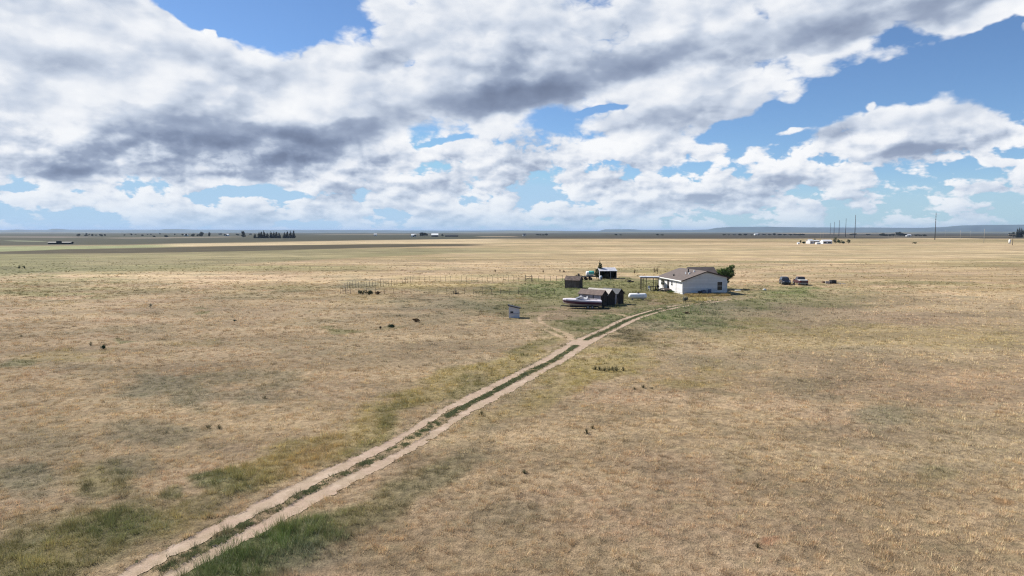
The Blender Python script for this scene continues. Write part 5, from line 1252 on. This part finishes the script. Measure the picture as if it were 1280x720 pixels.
for k, px_ in enumerate(sorted(rng.uniform(95, 316) for _ in range(38))):
    Yd = rng.uniform(1500, 2900); far_tree(px_, Yd, rng.uniform(4.5, 8.5), rng.uniform(6, 12), 'round', nth(k) + ' small tree scattered on the far plain before the windbreak', g, k)
for (px_, h, lab) in ((251.5, 14, 'larger dark tree cluster head among the scattered trees, left of the windbreak'), (261.5, 13, 'slim dark tree right of the larger scattered tree on the left skyline'), (304, 16, 'dark tall tree a little left of the conifer windbreak')): far_tree(px_, 1650, h, 12 if h > 13 else 6, 'round', lab, None, int(px_))
g = 'dark trees round the far farm at the middle skyline'
for k, px_ in enumerate([519, 526, 528.5, 531, 533.5, 553]): far_tree(px_, 1750, [7, 12, 14, 12, 10, 8][k], 9, 'round', nth(k) + ' dark tree at the white-roofed farm on the middle skyline', g, k)
g = 'low trees on the dark far plain'
for k, px_ in enumerate([672, 675.5, 679, 683, 770, 776, 822, 828, 905, 911, 918, 925, 932, 940, 948, 955]): far_tree(px_, 2300, rng.uniform(4, 8), rng.uniform(10, 18), 'round', nth(k) + ' low tree on the dark band of the far plain', g, k)
g = 'dark trees and brush behind the far farm on the right plain'
for k, px_ in enumerate([962, 968, 975, 981, 988, 994, 999, 1003, 1064, 1068, 1085]): far_tree(px_, 2400, rng.uniform(5, 9), rng.uniform(14, 22), 'round', nth(k) + ' low dark tree in the belt beyond the right farm', g, k)
g = 'trees round the distant homestead left of the tallest pole'
for k, px_ in enumerate([1101, 1104, 1108, 1113, 1117, 1122, 1125, 1128, 1131, 1145, 1150, 1156]): far_tree(px_, 1900, [8, 10, 7, 7, 9, 13, 14, 11, 8, 6, 6, 6][k], 13, 'round', nth(k) + ' dark tree of the homestead left of the tallest pole', g, k)
g = 'tall trees at the right edge of the photo'
for k, px_ in enumerate([1263, 1267, 1272, 1274.5, 1277, 1281, 1286, 1292]): far_tree(px_, 1500, [11, 13, 20, 23, 21, 18, 19, 20][k], [9, 9, 10, 10, 10, 12, 12, 12][k], 'cone' if k in (2, 3, 4) else 'round', nth(k) + ' dark tree in the shelter belt at the right edge', g, k)
def far_building(nm, lab, px_, Yd, w, d_, e, r, mw, mr, cat='barn', group=None):
    X = (px_ - 640) * Yd * math.cos(PITCH) / FPX; t = thing(nm, lab, cat, (X, Yd, 0), .1, group)
    b = MB(); b.prism([(0, 0), (d_, 0), (d_, e), (d_ / 2, r), (0, e)], 'x', -w / 2, w / 2); wl = b.build('wall', mw, t)
    sl = (r - e) / (d_ / 2); b = MB(); b.prism([(-.5, e - .5 * sl + .1), (d_ / 2, r + .1), (d_ + .5, e - .5 * sl + .1), (d_ + .5, e - .5 * sl + .4), (d_ / 2, r + .4), (-.5, e - .5 * sl + .4)], 'x', -w / 2 - .5, w / 2 + .5); b.build('roof', mr, t)
    MB().box(0, -.06, 1.5, w * .25, .1, 3).build('door', M_BLACK, wl)
far_building('barn', 'left white-roofed barn of the farm on the middle skyline', 517, 1750, 12, 10, 3.5, 7, M_FWHITE, M_FWHITE)
far_building('barn', 'right and wider white-roofed barn of the farm on the middle skyline', 543.5, 1750, 17, 14, 4, 8.0, M_BLACK, M_FWHITE)
far_building('barn', 'long low dark barn right of the white-roofed farm', 564.5, 1780, 34, 9, 2.5, 3.6, M_BLACK, M_BLACK)
far_building('barn', 'tiny white building between windbreak and middle farm', 469, 2300, 9, 9, 4, 6, M_FWHITE, M_FWHITE)
far_building('house', 'pale tiny farmhouse on the dark far plain right of centre', 655.5, 2300, 10, 9, 3, 6, M_FWHITE, M_BLACK, 'house')
far_building('barn', 'long low dark barn on the far left plain', 73, 680, 21, 6, 1.2, 1.9, M_BLACK, M_BLACK)
far_building('house', 'tiny white house among scattered trees on the left skyline', 283, 2100, 11, 9, 3, 6, M_FWHITE, M_FROOF, 'house')
far_building('house', 'tiny pale house at the foot of the scattered trees, further left', 232, 2100, 10, 9, 3, 5.5, M_FWHITE, M_FROOF, 'house')
far_building('barn', 'pale barn roof of the distant homestead left of the tallest pole', 1137, 1900, 12, 9, 3, 5.5, M_FROOF, M_FROOF)
far_building('barn', 'pale low barn beyond the dark plain left of the far farm', 946, 2600, 14, 10, 3, 6, M_FWHITE, M_FROOF)
build_haze()
